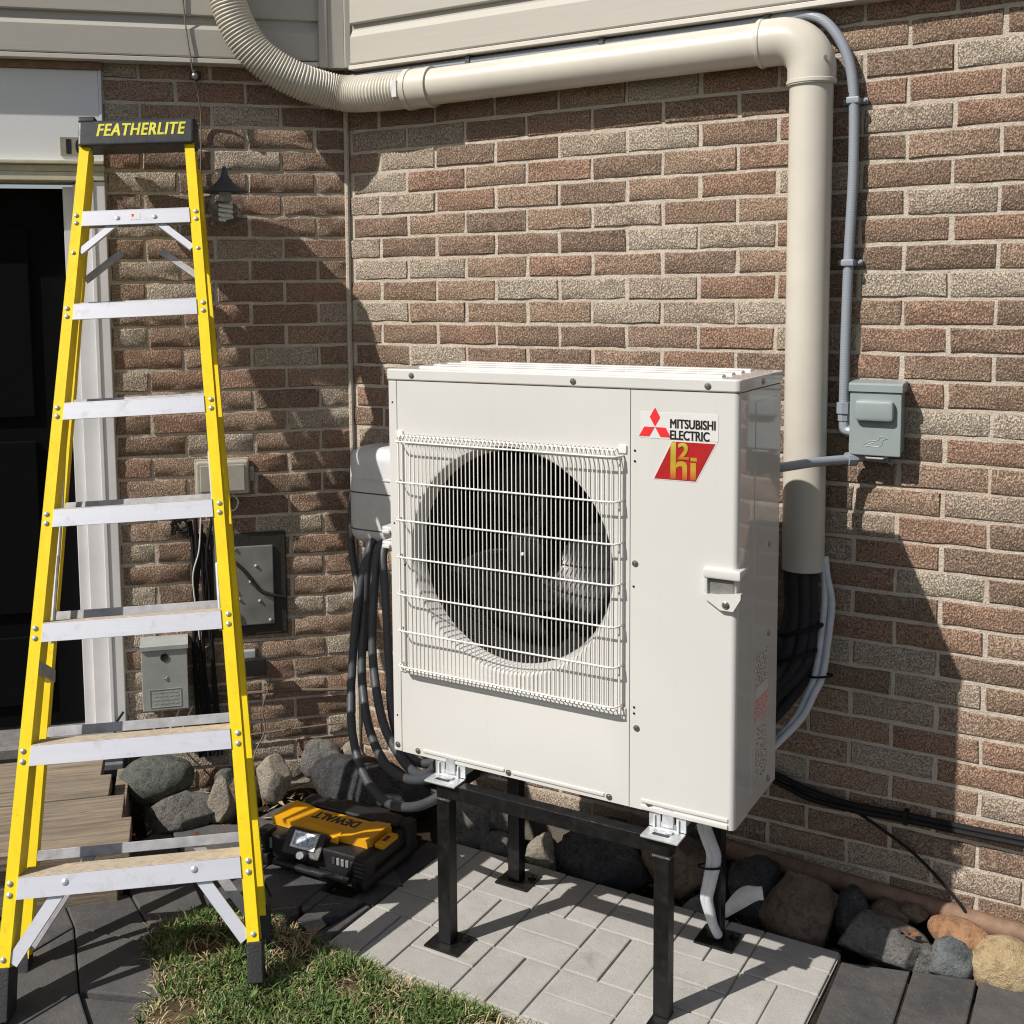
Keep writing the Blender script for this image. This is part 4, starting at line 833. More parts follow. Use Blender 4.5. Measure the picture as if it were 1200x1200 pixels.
m = MB(); m.tube(smooth_path([(-.13, -.03, .05), (-.16, -.03, .0), (-.15, -.03, -.05)], 6), .0045, 6); m.build('wire_run', M['cable'], ww)

# ------------------------------------------------------------------ hose hanger with grey hoses, in the inside corner
hr = thing('hose_hanger', 'light grey plastic hose hanger on the wall just left of the outdoor unit', 'hose hanger', (-.70, -.02, 1.06))
def bulge(x0, x1, y0, y1, z0, z1, r, parent, name, mat):
    bm = bmesh.new(); bmesh.ops.create_cube(bm, size=1)
    for v in bm.verts: v.co = Vector(((x0+x1)/2+v.co.x*(x1-x0), (y0+y1)/2+v.co.y*(y1-y0), (z0+z1)/2+v.co.z*(z1-z0)))
    bmesh.ops.bevel(bm, geom=bm.edges[:], offset=r, segments=5, profile=.5, affect='EDGES')
    me = bpy.data.meshes.new(name); bm.to_mesh(me); bm.free(); me.materials.append(mat)
    me.polygons.foreach_set('use_smooth', [True]*len(me.polygons)); me.set_sharp_from_angle(angle=math.radians(50)); return link(name, me, parent)
bulge(-.138, .175, -.178, .012, -.158, .165, .046, hr, 'shell', M['reel'])
def rrect(x0, x1, y0, y1, r, z): return [(cx+r*math.cos(a+k*math.pi/10), cy+r*math.sin(a+k*math.pi/10), z) for cx, cy, a in ((x1-r, y1-r, 0), (x0+r, y1-r, math.pi/2), (x0+r, y0+r, math.pi), (x1-r, y0+r, 1.5*math.pi)) for k in range(6)]
for z_ in (.014, -.110):
    m = MB(); m.prism(rrect(-.1388, .1758, -.1788, .0128, .046, z_), (0, 0, .0045)); m.build('shell_seam', M['seam'], hr)
m = MB(); m.prism(rrect(-.1355, .1725, -.1815, .0105, .046, .062), (0, 0, .004)); m.build('shell_ridge', M['reel'], hr)
bulge(-.144, -.122, -.130, -.06, -.10, .000, .006, hr, 'side_flap', M['reel'])
HO = [('dark grey hose hanging lowest in the left bundle, looping in above the tool case', [(-.735, -.10, .93), (-.744, -.19, .90), (-.752, -.25, .738), (-.745, -.3, .523), (-.692, -.38, .359), (-.599, -.45, .25), (-.469, -.52, .217), (-.328, -.6, .261), (-.21, -.655, .330), (-.12, -.62, .40), (.0, -.52, .44)], .0138),
      ('dark grey hose in the left bundle passing just below the steel bracket', [(-.72, -.10, .93), (-.737, -.2, .90), (-.737, -.24, .68), (-.707, -.3, .501), (-.625, -.38, .372), (-.51, -.46, .306), (-.377, -.54, .314), (-.249, -.60, .365), (-.17, -.60, .415), (-.05, -.5, .45)], .0142),
      ('dark grey hose in the left bundle, highest loop, ending under the unit corner', [(-.69, -.10, .93), (-.699, -.2, .90), (-.690, -.25, .746), (-.662, -.3, .565), (-.574, -.38, .41), (-.469, -.45, .346), (-.36, -.52, .329), (-.275, -.57, .362), (-.211, -.585, .425), (-.12, -.5, .46)], .0142),
      ('dark grey hose in the left bundle running straight down closest to the unit', [(-.67, -.10, .93), (-.681, -.2, .90), (-.643, -.25, .753), (-.598, -.3, .548), (-.553, -.35, .404), (-.458, -.42, .337), (-.36, -.45, .33), (-.22, -.46, .42)], .0135),
      ('dark hose end looping out at the left side of the grey hanger', [(-.80, -.05, 1.20), (-.846, -.10, 1.152), (-.882, -.10, 1.03), (-.884, -.11, .92), (-.845, -.15, .82), (-.775, -.2, .70), (-.72, -.24, .56)], .0125)]
for lab, pth, r in HO:
    o0 = Vector(pth[0]); hs = thing('garden_hose', lab, 'hose', o0, 'grey hoses hanging left of the outdoor unit')
    m = MB(); m.tube([p-o0 for p in smooth_path(pth, 10)], r, 14); m.build('hose_run', M['garden_hose'], hs)
for c, d in (((-.395, -.535, .302), (.9, -.4, .12)), ((-.30, -.575, .345), (.8, -.45, .5)), ((-.265, -.63, .297), (.75, -.35, .5))):
    pass
vb = thing('brass_valve', 'small brass valve under the lower left corner of the outdoor unit', 'valve', (-.20, -.60, .455))
m = MB(); m.cyl((-.03, 0, 0), (.03, -.005, 0), .010, 12); m.build('valve_body', M['brass'], vb)
m = MB(); m.cyl((0, 0, 0), (0, 0, .03), .007, 10); m.box(-.016, .016, -.004, .004, .03, .035, .002); m.build('valve_stem', M['brass'], vb)

# ------------------------------------------------------------------ yellow stepladder, folded and leaning on the angled wall
LM = Matrix(((.786, -.298, .538, -.553), (.617, .331, -.710, -1.450), (.034, .890, .445, .052), (0, 0, 0, 1)))
qx = Vector(LM.col[0][:3]).normalized(); qy = Vector(LM.col[1][:3]); qy = (qy-qx*qy.dot(qx)).normalized(); qz = qx.cross(qy)
LM = Matrix(((qx.x, qy.x, qz.x, -.553), (qx.y, qy.y, qz.y, -1.450), (qx.z, qy.z, qz.z, .052), (0, 0, 0, 1)))
lad = thing('stepladder', 'tall yellow stepladder with silver steps and black cap leaning on the wall at the doorway', 'ladder', mw=LM)
LW = lambda h: .2855+(.14383-.2855)*h/2.4
ZR = lambda h: -.085-.125*(1-h/2.4)
H0, SP_, FH = .2647, .309, .050
def rail(side, off_i, off_o, zf, depth, h0, h1, name, lab=None):
    m = MB(); t = .0045
    def P(x, h, z): return (side*(LW(h)+x), h, zf(h)+z)
    prof = [(off_i, 0), (off_o, 0), (off_o, -t), (off_i+t, -t), (off_i+t, -depth+t), (off_o, -depth+t), (off_o, -depth), (off_i, -depth)]
    n = len(prof); vs = [P(x, h0, z) for x, z in prof]+[P(x, h1, z) for x, z in prof]
    m.add(vs, [tuple(range(n)), tuple(range(2*n-1, n-1, -1))]+[(i, n+i, n+(i+1) % n, (i+1) % n) for i in range(n)])
    return m.build(name, M['yellow'], lad, 0)
for sd in (-1, 1):
    fr = rail(sd, .0005, .030, lambda h: 0.0, .072, .085, 2.405, 'front_rail')
    rr = rail(sd, .009, .036, ZR, .035, .165 if sd > 0 else .12, 2.36, 'rear_rail')
    for (a, b, zf, dp, nm) in ((-.004, .0335, 0.0, .077, 'foot'), (.005, .0395, ZR(.05), .042, 'foot')):
        w = LW(.06); hb = (.0 if sd < 0 else .026) if zf == 0 else (.0 if sd < 0 else .075)
        m = MB(); m.box(sd*(w+a), sd*(w+b), hb, .118 if zf == 0 else (.19 if sd > 0 else .14), zf-dp, zf+.0045, .004); m.build(nm, M['rubber'], lad)
    for i in range(7):
        h = H0+SP_*i
        for dh in (.012, .038):
            m = MB(); m.ball((sd*(LW(h)+.0165), h+dh, .0015), .0072, 10, (1, 1, .55)); m.build('rivet', M['galv'], fr)
    m = MB(); m.ball((sd*(LW(.13)+.0165), .135, .0015), .0066, 10, (1, 1, .55)); m.build('rivet', M['galv'], fr)
    m = MB(); m.ball((sd*(LW(2.03)+.0165), 2.03, .0015), .0062, 10, (1, 1, .55)); m.build('rivet', M['galv'], fr)
for i in range(7):
    h = H0+SP_*i; w0, w1 = LW(h)-.0003, LW(h+FH)-.0003
    st = MB(); st.prism([(-w0, h, .0035), (w0, h, .0035), (w1, h+FH-.002, .0035), (-w1, h+FH-.002, .0035)], (0, 0, -.004)); stp = st.build('step', M['alu'], lad, 0)
    bh = .0225
    m = MB(); m.prism([(-w1, h+FH-.0016, .0035), (-w1, h+FH+.0006, .0030), (-w1, h+FH+bh, -.085), (-w1, h+FH+bh-.004, -.085)], (2*w1, 0, 0)); m.build('tread', M['tread'] if i < 4 else M['alu'], stp, 0)
    m = MB(); m.box(-w1, w1, h+FH+bh-.030, h+FH+bh-.0045, -.089, -.0855); m.build('back_lip', M['alu_dull'], stp, 0)
for i in range(6):
    h = H0+SP_*i+.098; w = LW(h)+.0085; z = ZR(h)
    m = MB(); m.box(-w, w, h-.013, h+.013, z-.004, z-.0005, .001); m.box(-w, w, h+.0095, h+.013, z-.026, z-.0045, .001); m.build('rear_bar', M['alu_dull'], lad, 0)
def strap(pts, wd, th, name, mat=None, par=None):
    a, b = Vector(pts[0]), Vector(pts[1]); d = (b-a).normalized(); n = Vector((0, 0, 1)); s = d.cross(n).normalized()*wd/2; n = s.cross(d).normalized()*th
    m = MB(); m.prism([a-s, a+s, b+s, b-s], n); m.prism([a-s, a-s*.75, b-s*.75, b-s], -n*4); m.prism([a+s, a+s*.75, b+s*.75, b+s], -n*4); return m.build(name, mat or M['alu'], par or lad, 0)
for sd in (-1, 1):
    strap(((sd*.155, H0+.030, -.006), (sd*(LW(.13)-.002), .125, -.006)), .030, .002, 'brace')
    strap(((sd*.13, H0+.10, ZR(.36)-.006), (sd*(LW(.15)+.006), .15, ZR(.15)-.006)), .026, .002, 'rear_brace', M['alu_dull'])
    strap(((sd*.062, H0+SP_*6+.010, -.006), (sd*(LW(2.03)-.001), 2.035, -.006)), .020, .002, 'brace')
    strap(((sd*.060, H0+SP_*6-.045, ZR(2.1)+.012), (sd*(LW(1.98)-.001), 1.985, ZR(2.0)+.012)), .020, .002, 'rear_brace', M['alu_dull'])
    for x in (sd*.155, ): 
        m = MB(); m.ball((x, H0+.030, .004), .0085, 12, (1, 1, .5)); m.build('rivet', M['galv'], lad)
    m = MB(); m.ball((sd*.055, H0+SP_*6+.022, .004), .0075, 12, (1, 1, .5)); m.build('rivet', M['galv'], lad)
    # folded spreader arms along the rear rail
    xs = LW(1.1)-.012 if sd < 0 else LW(1.1)-.030
    m = MB(); m.tube([(sd*(xs-.0), 1.52, -.085), (sd*(xs+.012), 1.25, -.115), (sd*(xs+.018), 1.12, -.12)], .0055, 8); m.tube([(sd*(xs+.018), 1.14, -.115), (sd*(xs+.028), .90, -.12)], .0065, 8); m.build('spreader', M['alu_dull'], lad)
m = MB(); m.box(-LW(.83)-.02, -LW(.83)+.004, .80, .835, -.16, -.005, .002); m.build('spreader_clip', M['alu_dull'], lad)
# top cap (sheared so its top is level with the steps)
def capT(v): return Vector((v.x, v.y-v.z*.38, v.z))
m = MB(); m.box(-.176, .176, 2.398, 2.490, -.118, .018, .010, capT); cap = m.build('top_cap', M['cap'], lad)
m = MB(); m.box(-.178, -.126, 2.484, 2.504, -.117, .0185, .006, capT); m.box(-.06, .176, 2.4875, 2.496, -.112, .0, .003, capT); m.build('cap_ridge', M['cap'], cap)
fit_text('FEATHERLITE', M['letter_yellow'], .268, .043, cap, 'lettering', frame4((.016, 2.445, .0185), (1, 0, 0), (0, 1, 0)), 0, .22, spacing=1.1, fat=.0014)
m = MB(); m.box(-.018, .012, H0+SP_*6+.014, H0+SP_*6+.036, .0034, .0042); lb = m.build('step_label', M['sticker'], lad, 0)
m = MB(); m.prism([(-.015, H0+SP_*6+.033, .0044), (-.006, H0+SP_*6+.033, .0044), (-.010, H0+SP_*6+.022, .0044)], (0, 0, .0004)); m.build('label_mark', M['red_logo'], lb, 0)

# ------------------------------------------------------------------ black and yellow jobsite radio lying by the pavers
rad = thing('jobsite_radio', 'black and yellow jobsite radio case with small screen, lying between ladder and grey pavers', 'radio', (-.632, -.545, .012)); rad.rotation_euler = (0, 0, math.radians(3)); rad.scale = (1.0, 1.0, .76)
m = MB(); m.box(-.185, .185, -.125, .135, .02, .118, .014); m.build('case_body', M['tool_black'], rad)
for sx in (-1, 1):
    m = MB(); m.box(sx*.150, sx*.202, -.150, .152, .0, .05, .012); m.box(sx*.158, sx*.200, -.150, -.085, .0, .135, .012); m.box(sx*.158, sx*.200, .09, .152, .0, .135, .012); m.build('corner_bumper', M['tool_black'], rad)
    for k in range(4):
        m = MB(); m.box(sx*.164, sx*.196, -.1535, -.149, .060+.016*k, .069+.016*k, .002); m.build('bumper_rib', M['tool_grey'], rad)
m = MB(); m.box(-.15, .15, .135, .160, .05, .128, .012); m.box(-.09, .09, .150, .178, .080, .125, .010); m.build('rear_handle', M['tool_black'], rad)
m = MB(); m.box(-.17, .17, .075, .135, .1185, .142, .010); m.build('rear_cover', M['tool_black'], rad)
ytop = MB(); ytop.prism([(-.19, -.070, .119), (.158, -.070, .119), (.164, -.05, .119), (.164, .056, .119), (-.19, .056, .119)], (0, 0, .020)); ytop = ytop.build('yellow_top', M['tool_yellow'], rad, 0)
for x0, x1, sl in ((-.19, -.105, 1), (.085, .172, -1)):
    m = MB()
    if sl > 0: m.prism([(x0, -.07, .139), (x1, -.07, .139), (x1-.03, -.07, .150), (x0, -.07, .154)], (0, .122, 0))
    else: m.prism([(x0, -.07, .139), (x1-.008, -.07, .139), (x1-.008, -.07, .154), (x0+.03, -.07, .150)], (0, .122, 0))
    m.build('raised_wedge', M['tool_yellow'], ytop, 0)
m = MB(); m.prism([(-.09, -.086, .119), (.065, -.086, .119), (.054, -.05, .1395), (-.078, -.05, .1395)], (0, 0, .008)); m.build('front_lip', M['tool_yellow'], ytop, 0)
m = MB(); m.box(.1725, .205, -.055, .03, .118, .138, .005); lt = m.build('side_latch', M['tool_yellow'], rad)
m = MB(); m.box(.182, .196, -.030, .004, .136, .1388, .001); m.build('latch_slot', M['ink'], lt, 0)
fit_text('DEWALT', M['ink'], .160, .040, ytop, 'lettering', frame4((-.012, .018, .1394), (-1, 0, 0), (0, -1, 0)), 0, fat=.0016)
TS = Matrix.Translation((-.028, -.128, .113)) @ Matrix.Rotation(math.radians(-32), 4, 'X') @ Matrix.Rotation(0, 4, 'Z')
m = MB(); T = lambda v: (Matrix.Translation((-.028, -.118, .113)) @ Matrix.Rotation(math.radians(58), 4, 'X')) @ v
m.box(-.075, .065, -.050, .045, -.03, .010, .010, T); pod = m.build('screen_pod', M['tool_black'], rad)
m = MB(); m.box(-.046, .044, -.022, .038, .008, .016, .004, T); m.build('screen_bezel', M['silver'], pod)
m = MB(); m.box(-.036, .034, -.012, .030, .0145, .0172, .0008, T); m.build('screen', M['screen'], pod)
m = MB(); m.lathe([(0, .034), (.013, .034), (.016, .030), (.017, .008), (0, .008)], 20, lambda v: T(Vector((v.x+.012, v.y-.040, v.z)))); m.build('tuning_knob', M['tool_grey'], pod)
m = MB(); m.box(-.125, .15, -.166, -.140, .022, .046, .009); fb = m.build('front_handle', M['tool_black'], rad)
m = MB(); m.box(.02, .135, -.168, -.158, .0405, .0475, .003); m.build('handle_strip', M['tool_grey'], fb)
for k in range(5):
    m = MB(); m.box(.070+.016*k, .081+.016*k, -.1285, -.1245, .066, .094, .002); m.build('speaker_slot', M['silver'] if k in (1, 2, 3) else M['tool_grey'], rad)
m = MB(); m.box(-.186, -.150, -.1285, -.124, .062, .104, .003); m.build('side_badge', M['silver'], rad)

# ------------------------------------------------------------------ grey pavers under the stand
pav = bpy.data.objects.new('paving', None); C.objects.link(pav); tag(pav, kind='structure'); pav.location = (-.37, -.265, 0)
PC = {}
def paver_mesh(w, h, seed):
    key = (round(w, 3), round(h, 3), seed)
    if key not in PC:
        m = MB(); m.box(-w/2, w/2, -h/2, h/2, -.05, 0, .0034); PC[key] = m.mesh('paver', M['paver'], 0)
    return PC[key]
rn = random.Random(3)
def paver(x0, x1, y0, y1):
    gp = .0045; w, h = x1-x0-gp, y1-y0-gp
    o = link('paver', paver_mesh(w, h, 0), pav); o.location = ((x0+x1)/2, (y0+y1)/2, rn.uniform(-.0016, .0012)); o.rotation_euler = (rn.uniform(-.003, .003), rn.uniform(-.003, .003), rn.uniform(-.004, .004))
CW, RH = .1975, .220
for ci in range(6):
    for ri in range(4):
        xg = ci*CW+(.005 if ci > 2 else 0)-.01; x0, x1 = xg, xg+CW
        if ci == 0: x0 += .0
        y1 = -ri*RH; y0 = y1-RH
        if (ci+ri) % 2 == 0: paver(x0, (x0+x1)/2, y0, y1); paver((x0+x1)/2, x1, y0, y1)
        else: paver(x0, x1, y0, (y0+y1)/2); paver(x0, x1, (y0+y1)/2, y1)
m = MB(); m.box(-.012, 6*CW-.004, -4*RH, -.002, -.06, -.0065); o = m.build('paving_bed', M['paver'], pav, 0)

# ------------------------------------------------------------------ dark stone slabs
pat = bpy.data.objects.new('patio', None); C.objects.link(pat); tag(pat, kind='structure')
def slab(poly, z, th=.045, tilt=(0, 0), parent=pat):
    cx = sum(p[0] for p in poly)/len(poly); cy = sum(p[1] for p in poly)/len(poly); bm = bmesh.new()
    lo = [bm.verts.new((x-cx, y-cy, -th)) for x, y in poly]; hi = [bm.verts.new((x-cx, y-cy, (x-cx)*tilt[0]+(y-cy)*tilt[1])) for x, y in poly]; n = len(poly)
    bm.faces.new(lo[::-1]); top = bm.faces.new(hi)
    for i in range(n): bm.faces.new((lo[i], lo[(i+1) % n], hi[(i+1) % n], hi[i]))
    bmesh.ops.bevel(bm, geom=list(top.edges), offset=.005, segments=2, profile=.5, affect='EDGES')
    me = bpy.data.meshes.new('flagstone'); bm.to_mesh(me); bm.free(); me.materials.append(M['flag'])
    me.polygons.foreach_set('use_smooth', [True]*len(me.polygons)); me.set_sharp_from_angle(angle=math.radians(15))
    o = link('flagstone', me, parent); o.location = (cx, cy, z); return o
# right-hand slabs
xs = [.818, .984, 1.134, 1.285, 1.44, 1.60, 1.78, 2.0, 2.3]
by = lambda x: -.300+.29*(x-.829) if x < 1.3 else -.165+.02*(x-1.3)
for i in range(len(xs)-1):
    a, b = xs[i]+.003, xs[i+1]-.003; r_ = random.uniform(-.01, .01)
    slab([(a, by(a)), (b, by(b)), (b+.010, -.66+r_), (a+.010, -.66+r_)], -.002+random.uniform(-.003, .003), .05)
    slab([(a+.012, -.668+r_), (b+.012, -.668+r_), (b+.02, -1.05), (a+.02, -1.05)], -.002+random.uniform(-.003, .003), .05)
# left-hand flagstones: staggered courses, corners shaken
dx = Vector((.83, -.56)); dy = Vector((.56, .83)); og = Vector((-.97, -1.263)); rn = random.Random(21)
def corner(i, j):
    r2_ = random.Random(i*131+j*17+3); off = (.13 if j % 2 else 0)
    return og+dx*(i*.285+off+r2_.uniform(-.035, .035))+dy*(j*.185+r2_.uniform(-.03, .03))
STEPP = [(-2.6, -2.5), (-1.19, -1.30), (-.965, -1.06), (-1.30, -.70), (-2.6, -2.0)]
for j in range(-8, 9):
    for i in range(-9, 9):
        off_n = (.13 if (j+1) % 2 else 0)-(.13 if j % 2 else 0)
        a, b = corner(i, j), corner(i+1, j); c_, d_ = corner(i+1, j+1), corner(i, j+1)
        poly = [a, b, c_, d_]; ctr = sum(poly, Vector((0, 0)))/4
        if all(in_poly(p.x, p.y, GP) for p in poly+[ctr]) or ctr.x > -.50 and ctr.y > -1.0 or ctr.x > -.25: continue
        if (ctr.x-XC)*Q-ctr.y*Q < .30 or ctr.y > -.30 or ctr.y < -3.2 or ctr.x < -3: continue
        if (ctr.x-XC)*Q-ctr.y*Q < .62 and (ctr.x-XC)*Q+ctr.y*Q < -.80: continue
        pl = [ctr+(p-ctr)*.982 for p in poly]
        slab([(p.x, p.y) for p in pl], (.030 if ctr.x < -.60 and ctr.y < -.9 else .012)+rn.uniform(-.0025, .003), .045, (rn.uniform(-.008, .008), rn.uniform(-.008, .008)))

for P_, z_ in (([(-.505, -.905), (-.512, -.735), (-.41, -.714), (-.412, -.80)], .014), ([(-.66, -.829), (-.597, -.775), (-.525, -.86), (-.575, -.93)], .010), ([(-.405, -.827), (-.402, -.716), (-.384, -.715), (-.384, -.93), (-.44, -.93)], .004), ([(-.64, -.755), (-.56, -.72), (-.52, -.72), (-.52, -.84)], .006), ([(-.402, -.70), (-.384, -.70), (-.384, -.30), (-.46, -.30), (-.46, -.70)], -.002)):
    slab(P_, z_)

# ------------------------------------------------------------------ stones along the walls
def rock_mesh(rx, ry, rz, seed, ang, mat, sub=4):
    rn = random.Random(seed); bm = bmesh.new(); bmesh.ops.create_icosphere(bm, subdivisions=sub, radius=1)
    pl = []
    for _ in range(int(11*ang)+2):
        d = Vector((rn.gauss(0, 1), rn.gauss(0, 1), rn.gauss(0, .8))).normalized(); pl.append((d, rn.uniform(.60, .84)))
    s = seed*3.1
    for v in bm.verts:
        c = v.co.normalized(); r = 1+(noise.noise((c.x*1.3+s, c.y*1.3, c.z*1.3))*.20+noise.noise((c.x*3.2+s, c.y*3.2, c.z*3.2))*.07)*(1 if ang > .2 else .4)
        p = c*r
        if ang > .2:
            for d, k in pl:
                e = p.dot(d)-k
                if e > 0: p -= d*e*(.62+.36*ang)
        p += c*(noise.noise((c.x*6+s, c.y*6, c.z*6))*(.014+.030*ang)+noise.noise((c.x*15+s, c.y*15, c.z*15))*(.004+.020*ang))
        v.co = Vector((p.x*rx, p.y*ry, p.z*rz))
    me = bpy.data.meshes.new('rock'); bm.to_mesh(me); bm.free(); me.materials.append(mat)
    me.polygons.foreach_set('use_smooth', [True]*len(me.polygons)); return me
RG = 'stones lying along the foot of the brick wall'
RK = [ # x, y, z, rx, rz, ry, angularity, material, label, yaw
 (-.745, -.22, .045, .245, .112, .14, .8, 's_dark', 'large black boulder behind the tool case, under the hanging hoses', 0),
 (-.384, -.17, .016, .088, .095, .085, .5, 's_grey', 'grey rounded stone left of the rear left stand leg', 10),
 (-.278, -.14, .050, .052, .058, .05, .6, 's_grey', 'small upright grey stone close to the rear left stand leg', 0),
 (-.262, -.195, -.016, .068, .055, .05, .7, 's_grey', 'low grey stone at the paver edge beside the rear left stand leg', 20),
 (-.097, -.205, .000, .050, .070, .05, .7, 's_pale', 'pale sunlit stone between the rear left leg and the big dark block', 0),
 (.079, -.165, .026, .172, .115, .085, 1.0, 's_dark', 'big dark square block at the paver edge under the unit', 3),
 (.318, -.15, .061, .108, .112, .085, .8, 's_brown', 'brown squarish stone behind the front right stand leg', 0),
 (.408, -.238, -.040, .058, .075, .045, .5, 's_green', 'greenish stone lying against the paver edge beside the white hoses', 0),
 (.545, -.12, .019, .085, .105, .08, .8, 's_dark', 'dark stone in deep shade behind the rear right stand leg', 0),
 (.678, -.17, .018, .118, .115, .085, 1.0, 's_brown', 'angular dark brown stone right of the rear right stand leg', 12),
 (.812, -.12, .020, .060, .075, .07, .6, 's_dark', 'black stone with a white mark between brown stone and flat stone', 0),
 (.905, -.185, .012, .130, .064, .075, .7, 's_grey', 'broad flat grey brown stone with a dead leaf on it', -8),
 (.893, -.085, .045, .050, .032, .045, .5, 's_brown', 'little brown stone tucked behind the broad flat stone', 0),
 (1.080, -.115, .046, .082, .042, .05, .12, 's_orange', 'orange smooth stone leaning near the brown ledge pipe', -22),
 (1.192, -.150, .016, .086, .072, .07, .10, 's_tan', 'tan yellow boulder at the right edge of the picture', 0),
 (1.067, -.175, .008, .062, .060, .05, .6, 's_blue', 'blue grey stone below the orange stone', 15),
 (.993, -.195, .000, .042, .042, .04, .5, 's_grey', 'small grey stone between the flat stone and the blue grey stone', 0),
 (.955, -.075, .055, .034, .024, .03, .4, 's_brown', 'tiny brown stone against the ledge pipe behind the flat stone', 0),
 (1.36, -.14, .03, .10, .07, .07, .5, 's_grey', 'grey stone beyond the tan boulder at the far right', 0),
 (1.55, -.14, .03, .10, .08, .07, .7, 's_brown', 'brown stone beyond the tan boulder at the far right', 0),
]
for i, (x, y, z, rx, rz, ry, an, mt, lab, yw) in enumerate(RK):
    o = link('rock', rock_mesh(rx*1.08, ry, rz*1.08, i+2, an, M[mt]), None); o.location = (x, y, z); o.rotation_euler = (0, 0, math.radians(yw)); tag(o, lab, 'stone', RG)
RL = [
 (-.704, .19, .139, .118, .072, .085, .0, 's_green', 'smooth oval grey green boulder on top of the grey slab beside the timber step'),
 (-.631, .27, .031, .136, .085, .085, 1.0, 's_grey', 'flat faced rough grey stone under the oval boulder'),
 (-.500, .27, .061, .048, .100, .05, .9, 's_pale', 'pale tan split stone standing behind the right ladder rail'),
 (-.318, .14, .070, .074, .080, .07, .9, 's_pale', 'squarish pale grey stone right of the ladder, below the adapter'),
 (-.149, .11, .119, .076, .068, .06, .6, 's_grey', 'light grey tilted stone with a dark crack near the inside corner'),
 (-.476, .11, .072, .034, .046, .035, .4, 's_green', 'small round grey stone between oval boulder and ladder'),
 (-.035, .10, .118, .045, .040, .04, .5, 's_pale', 'small pale stone in the inside corner behind the hoses'),
 (-.42, .12, .03, .08, .06, .06, .6, 's_brown', 'low brown stone half hidden by the ladder rail'),
]
for i, (s, o_, z, rs, rz, ry, an, mt, lab) in enumerate(RL):
    o = link('rock', rock_mesh(rs*1.06, ry, rz*1.06, i+40, an, M[mt]), None); o.location = WL(s, z, o_); o.rotation_euler = (0, 0, R45); tag(o, lab, 'stone', RG)
# dark crack line is geometry-free; gutter rubble as loose small stones
rub = MB(); rn = random.Random(8)
for i in range(150):
    if i < 100: x = rn.uniform(-.45, 2.2); y = rn.uniform(-.24, -.04); z = -.075
    else:
        pq = WL(rn.uniform(-.75, -.05), 0, rn.uniform(.05, .5)); x, y, z = pq.x, pq.y, -.01
    r = rn.uniform(.012, .034); q = rock_mesh(r, r*.8, r*.7, i+100, .8, M['s_grey'], 2)
    rub.add([(v.co.x+x, v.co.y+y, v.co.z+z) for v in q.vertices], [tuple(p.vertices) for p in q.polygons]); bpy.data.meshes.remove(q)
rb = rub.build('gravel', M['s_brown'], None); tag(rb, 'loose brown rubble between the stones along the wall', 'gravel', kind='stuff')
lit_ = MB(); rn = random.Random(77)
for i in range(420):
    if i < 230: x, y, z = rn.uniform(-.45, 1.5), rn.uniform(-.255, -.05), -.072
    else: pq = WL(rn.uniform(-.78, -.03), 0, rn.uniform(.04, .42)); x, y, z = pq.x, pq.y, rn.uniform(-.008, .012)
    a = rn.uniform(0, 6.28); l_ = rn.uniform(.008, .024); d = Vector((math.cos(a), math.sin(a), rn.uniform(-.4, .4)))*l_; w_ = Vector((-d.y, d.x, rn.uniform(-.006, .006)))*rn.uniform(.08, .4); c_ = Vector((x, y, z+.012))
    lit_.cur = 0 if rn.random() < .5 else 1
    lit_.add([c_-d, c_+w_, c_+d, c_-w_], [(0, 1, 2), (0, 2, 3)])
tag(lit_.build('leaf_litter', [M['straw'], M['dry_leaf']], None, 0), 'dry leaf litter and straw between the stones along the walls', 'leaf litter', kind='stuff')
lf = thing('dead_leaf', 'curled dead leaf lying on the broad flat stone', 'leaf', (.965, -.215, .070))
m = MB(); rn = random.Random(2)
for k in range(7):
    a = k*.9; c = Vector((.018*math.cos(a), .012*math.sin(a), .006*rn.random())); d = Vector((math.cos(a+.5), math.sin(a+.5), .5)).normalized()*.012; s = Vector((-d.y, d.x, .004)); m.add([c-d, c+s*.6, c+d, c-s*.6], [(0, 1, 2), (0, 2, 3)])
o = m.build('leaf_blade', M['dry_leaf'], lf, 0)

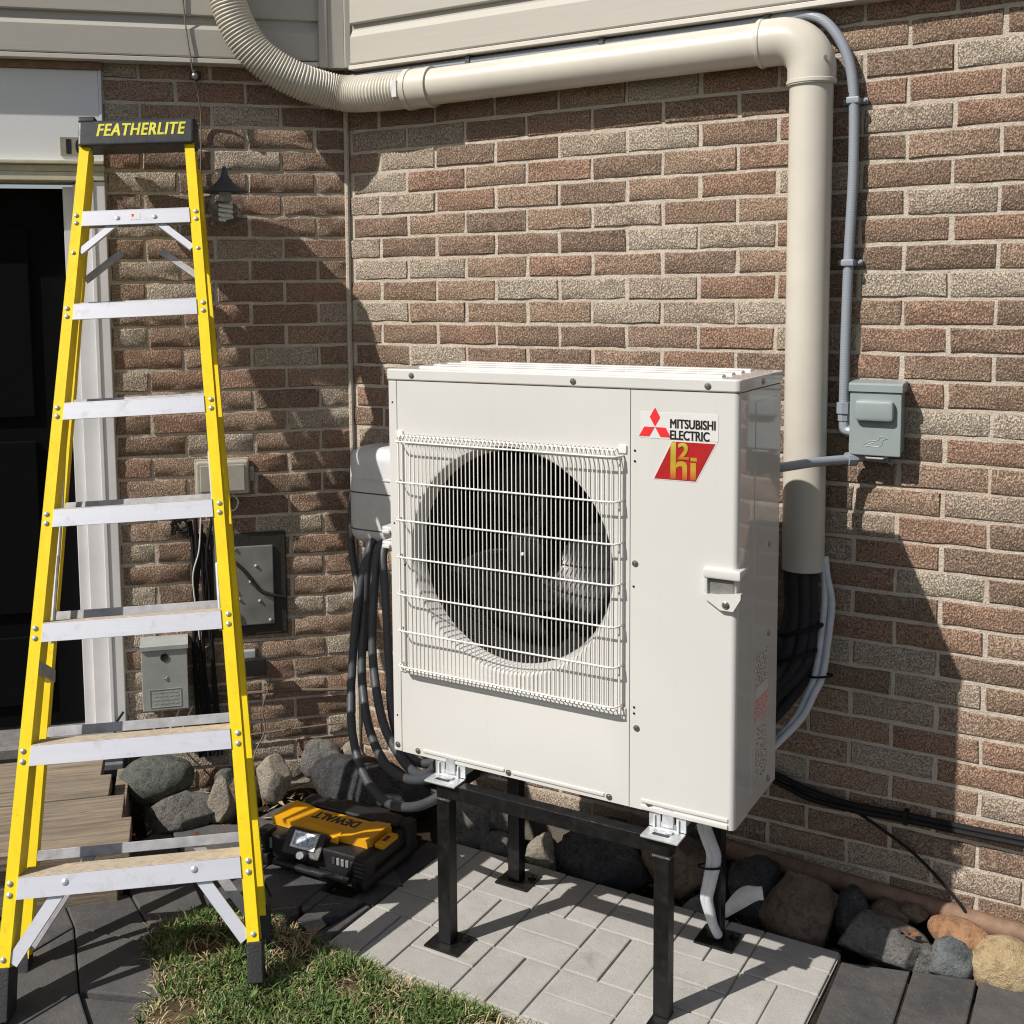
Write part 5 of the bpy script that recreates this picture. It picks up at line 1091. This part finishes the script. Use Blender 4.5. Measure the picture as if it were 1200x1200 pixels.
# ------------------------------------------------------------------ grass
def grass(name, n, mats, probs, hmin, hmax, seed, lab):
    rn = random.Random(seed); m = MB(); cnt = 0; tries = 0
    while cnt < n and tries < n*14:
        tries += 1
        y = -.92-(rn.random()**1.5)*1.5; x = rn.uniform(-.9, 1.2)
        if not in_poly(x, y, GP): continue
        if x > 1.1 and y < -1.9: continue
        dens = noise.noise((x*5.5, y*5.5, 7.7))*.5+.5+noise.noise((x*16, y*16, 2.2))*.25
        for bx, by_, br in ((-.375, -1.045, .085), (-.565, -1.175, .075), (-.45, -1.40, .07), (-.81, -1.12, .09), (-.16, -1.12, .05), (-.62, -1.02, .05)):
            dens -= 1.1*max(0, 1-((x-bx)**2+(y-by_)**2)/br**2)
        kind = 1 if rn.random() < probs(dens) else 0
        if kind == 0 and dens < .44 and rn.random() < .93: continue
        if dens < .30 and rn.random() < .80: continue
        z = mound_h(x, y)-.004; hh = rn.uniform(hmin, hmax)*(.8+.4*max(0, dens)) if kind == 0 else rn.uniform(.018, .045)
        a = rn.uniform(0, 6.283); lean = rn.uniform(.3, 1.9) if kind == 0 else rn.uniform(.9, 2.4); wd = rn.uniform(.0011, .0025) if kind == 0 else rn.uniform(.0008, .0016)
        a2 = a+rn.uniform(-.9, .9); d1 = Vector((math.cos(a), math.sin(a), 0)); d2 = Vector((math.cos(a2), math.sin(a2), 0)); sd_ = Vector((-d1.y, d1.x, rn.uniform(-.5, .5)))*wd
        fl = 1/(1+.35*lean*lean)
        b = Vector((x, y, z)); p1 = b+Vector((0, 0, hh*.42*(.5+.5*fl)))+d1*hh*.20*lean; p2 = p1+Vector((0, 0, hh*.34*fl))+d1*hh*.16*lean+d2*hh*.10*lean; p3 = p2+Vector((0, 0, hh*.20*fl-hh*.08*lean*(kind+.4)))+d2*hh*.25*lean
        m.cur = kind; m.add([b-sd_, b+sd_, p1+sd_*1.05, p1-sd_*1.05, p2+sd_*.8, p2-sd_*.8, p3], [(0, 1, 2, 3), (3, 2, 4, 5), (5, 4, 6)]); cnt += 1
    o = m.build(name, mats, None, 0); return tag(o, lab, 'grass', kind='stuff')
grass('grass', 40000, [M['blade'], M['straw']], lambda d: .75 if d < .38 else (.40 if d < .56 else .26), .024, .048, 4, 'patchy green lawn with dry straw between the paving and the ladder feet')
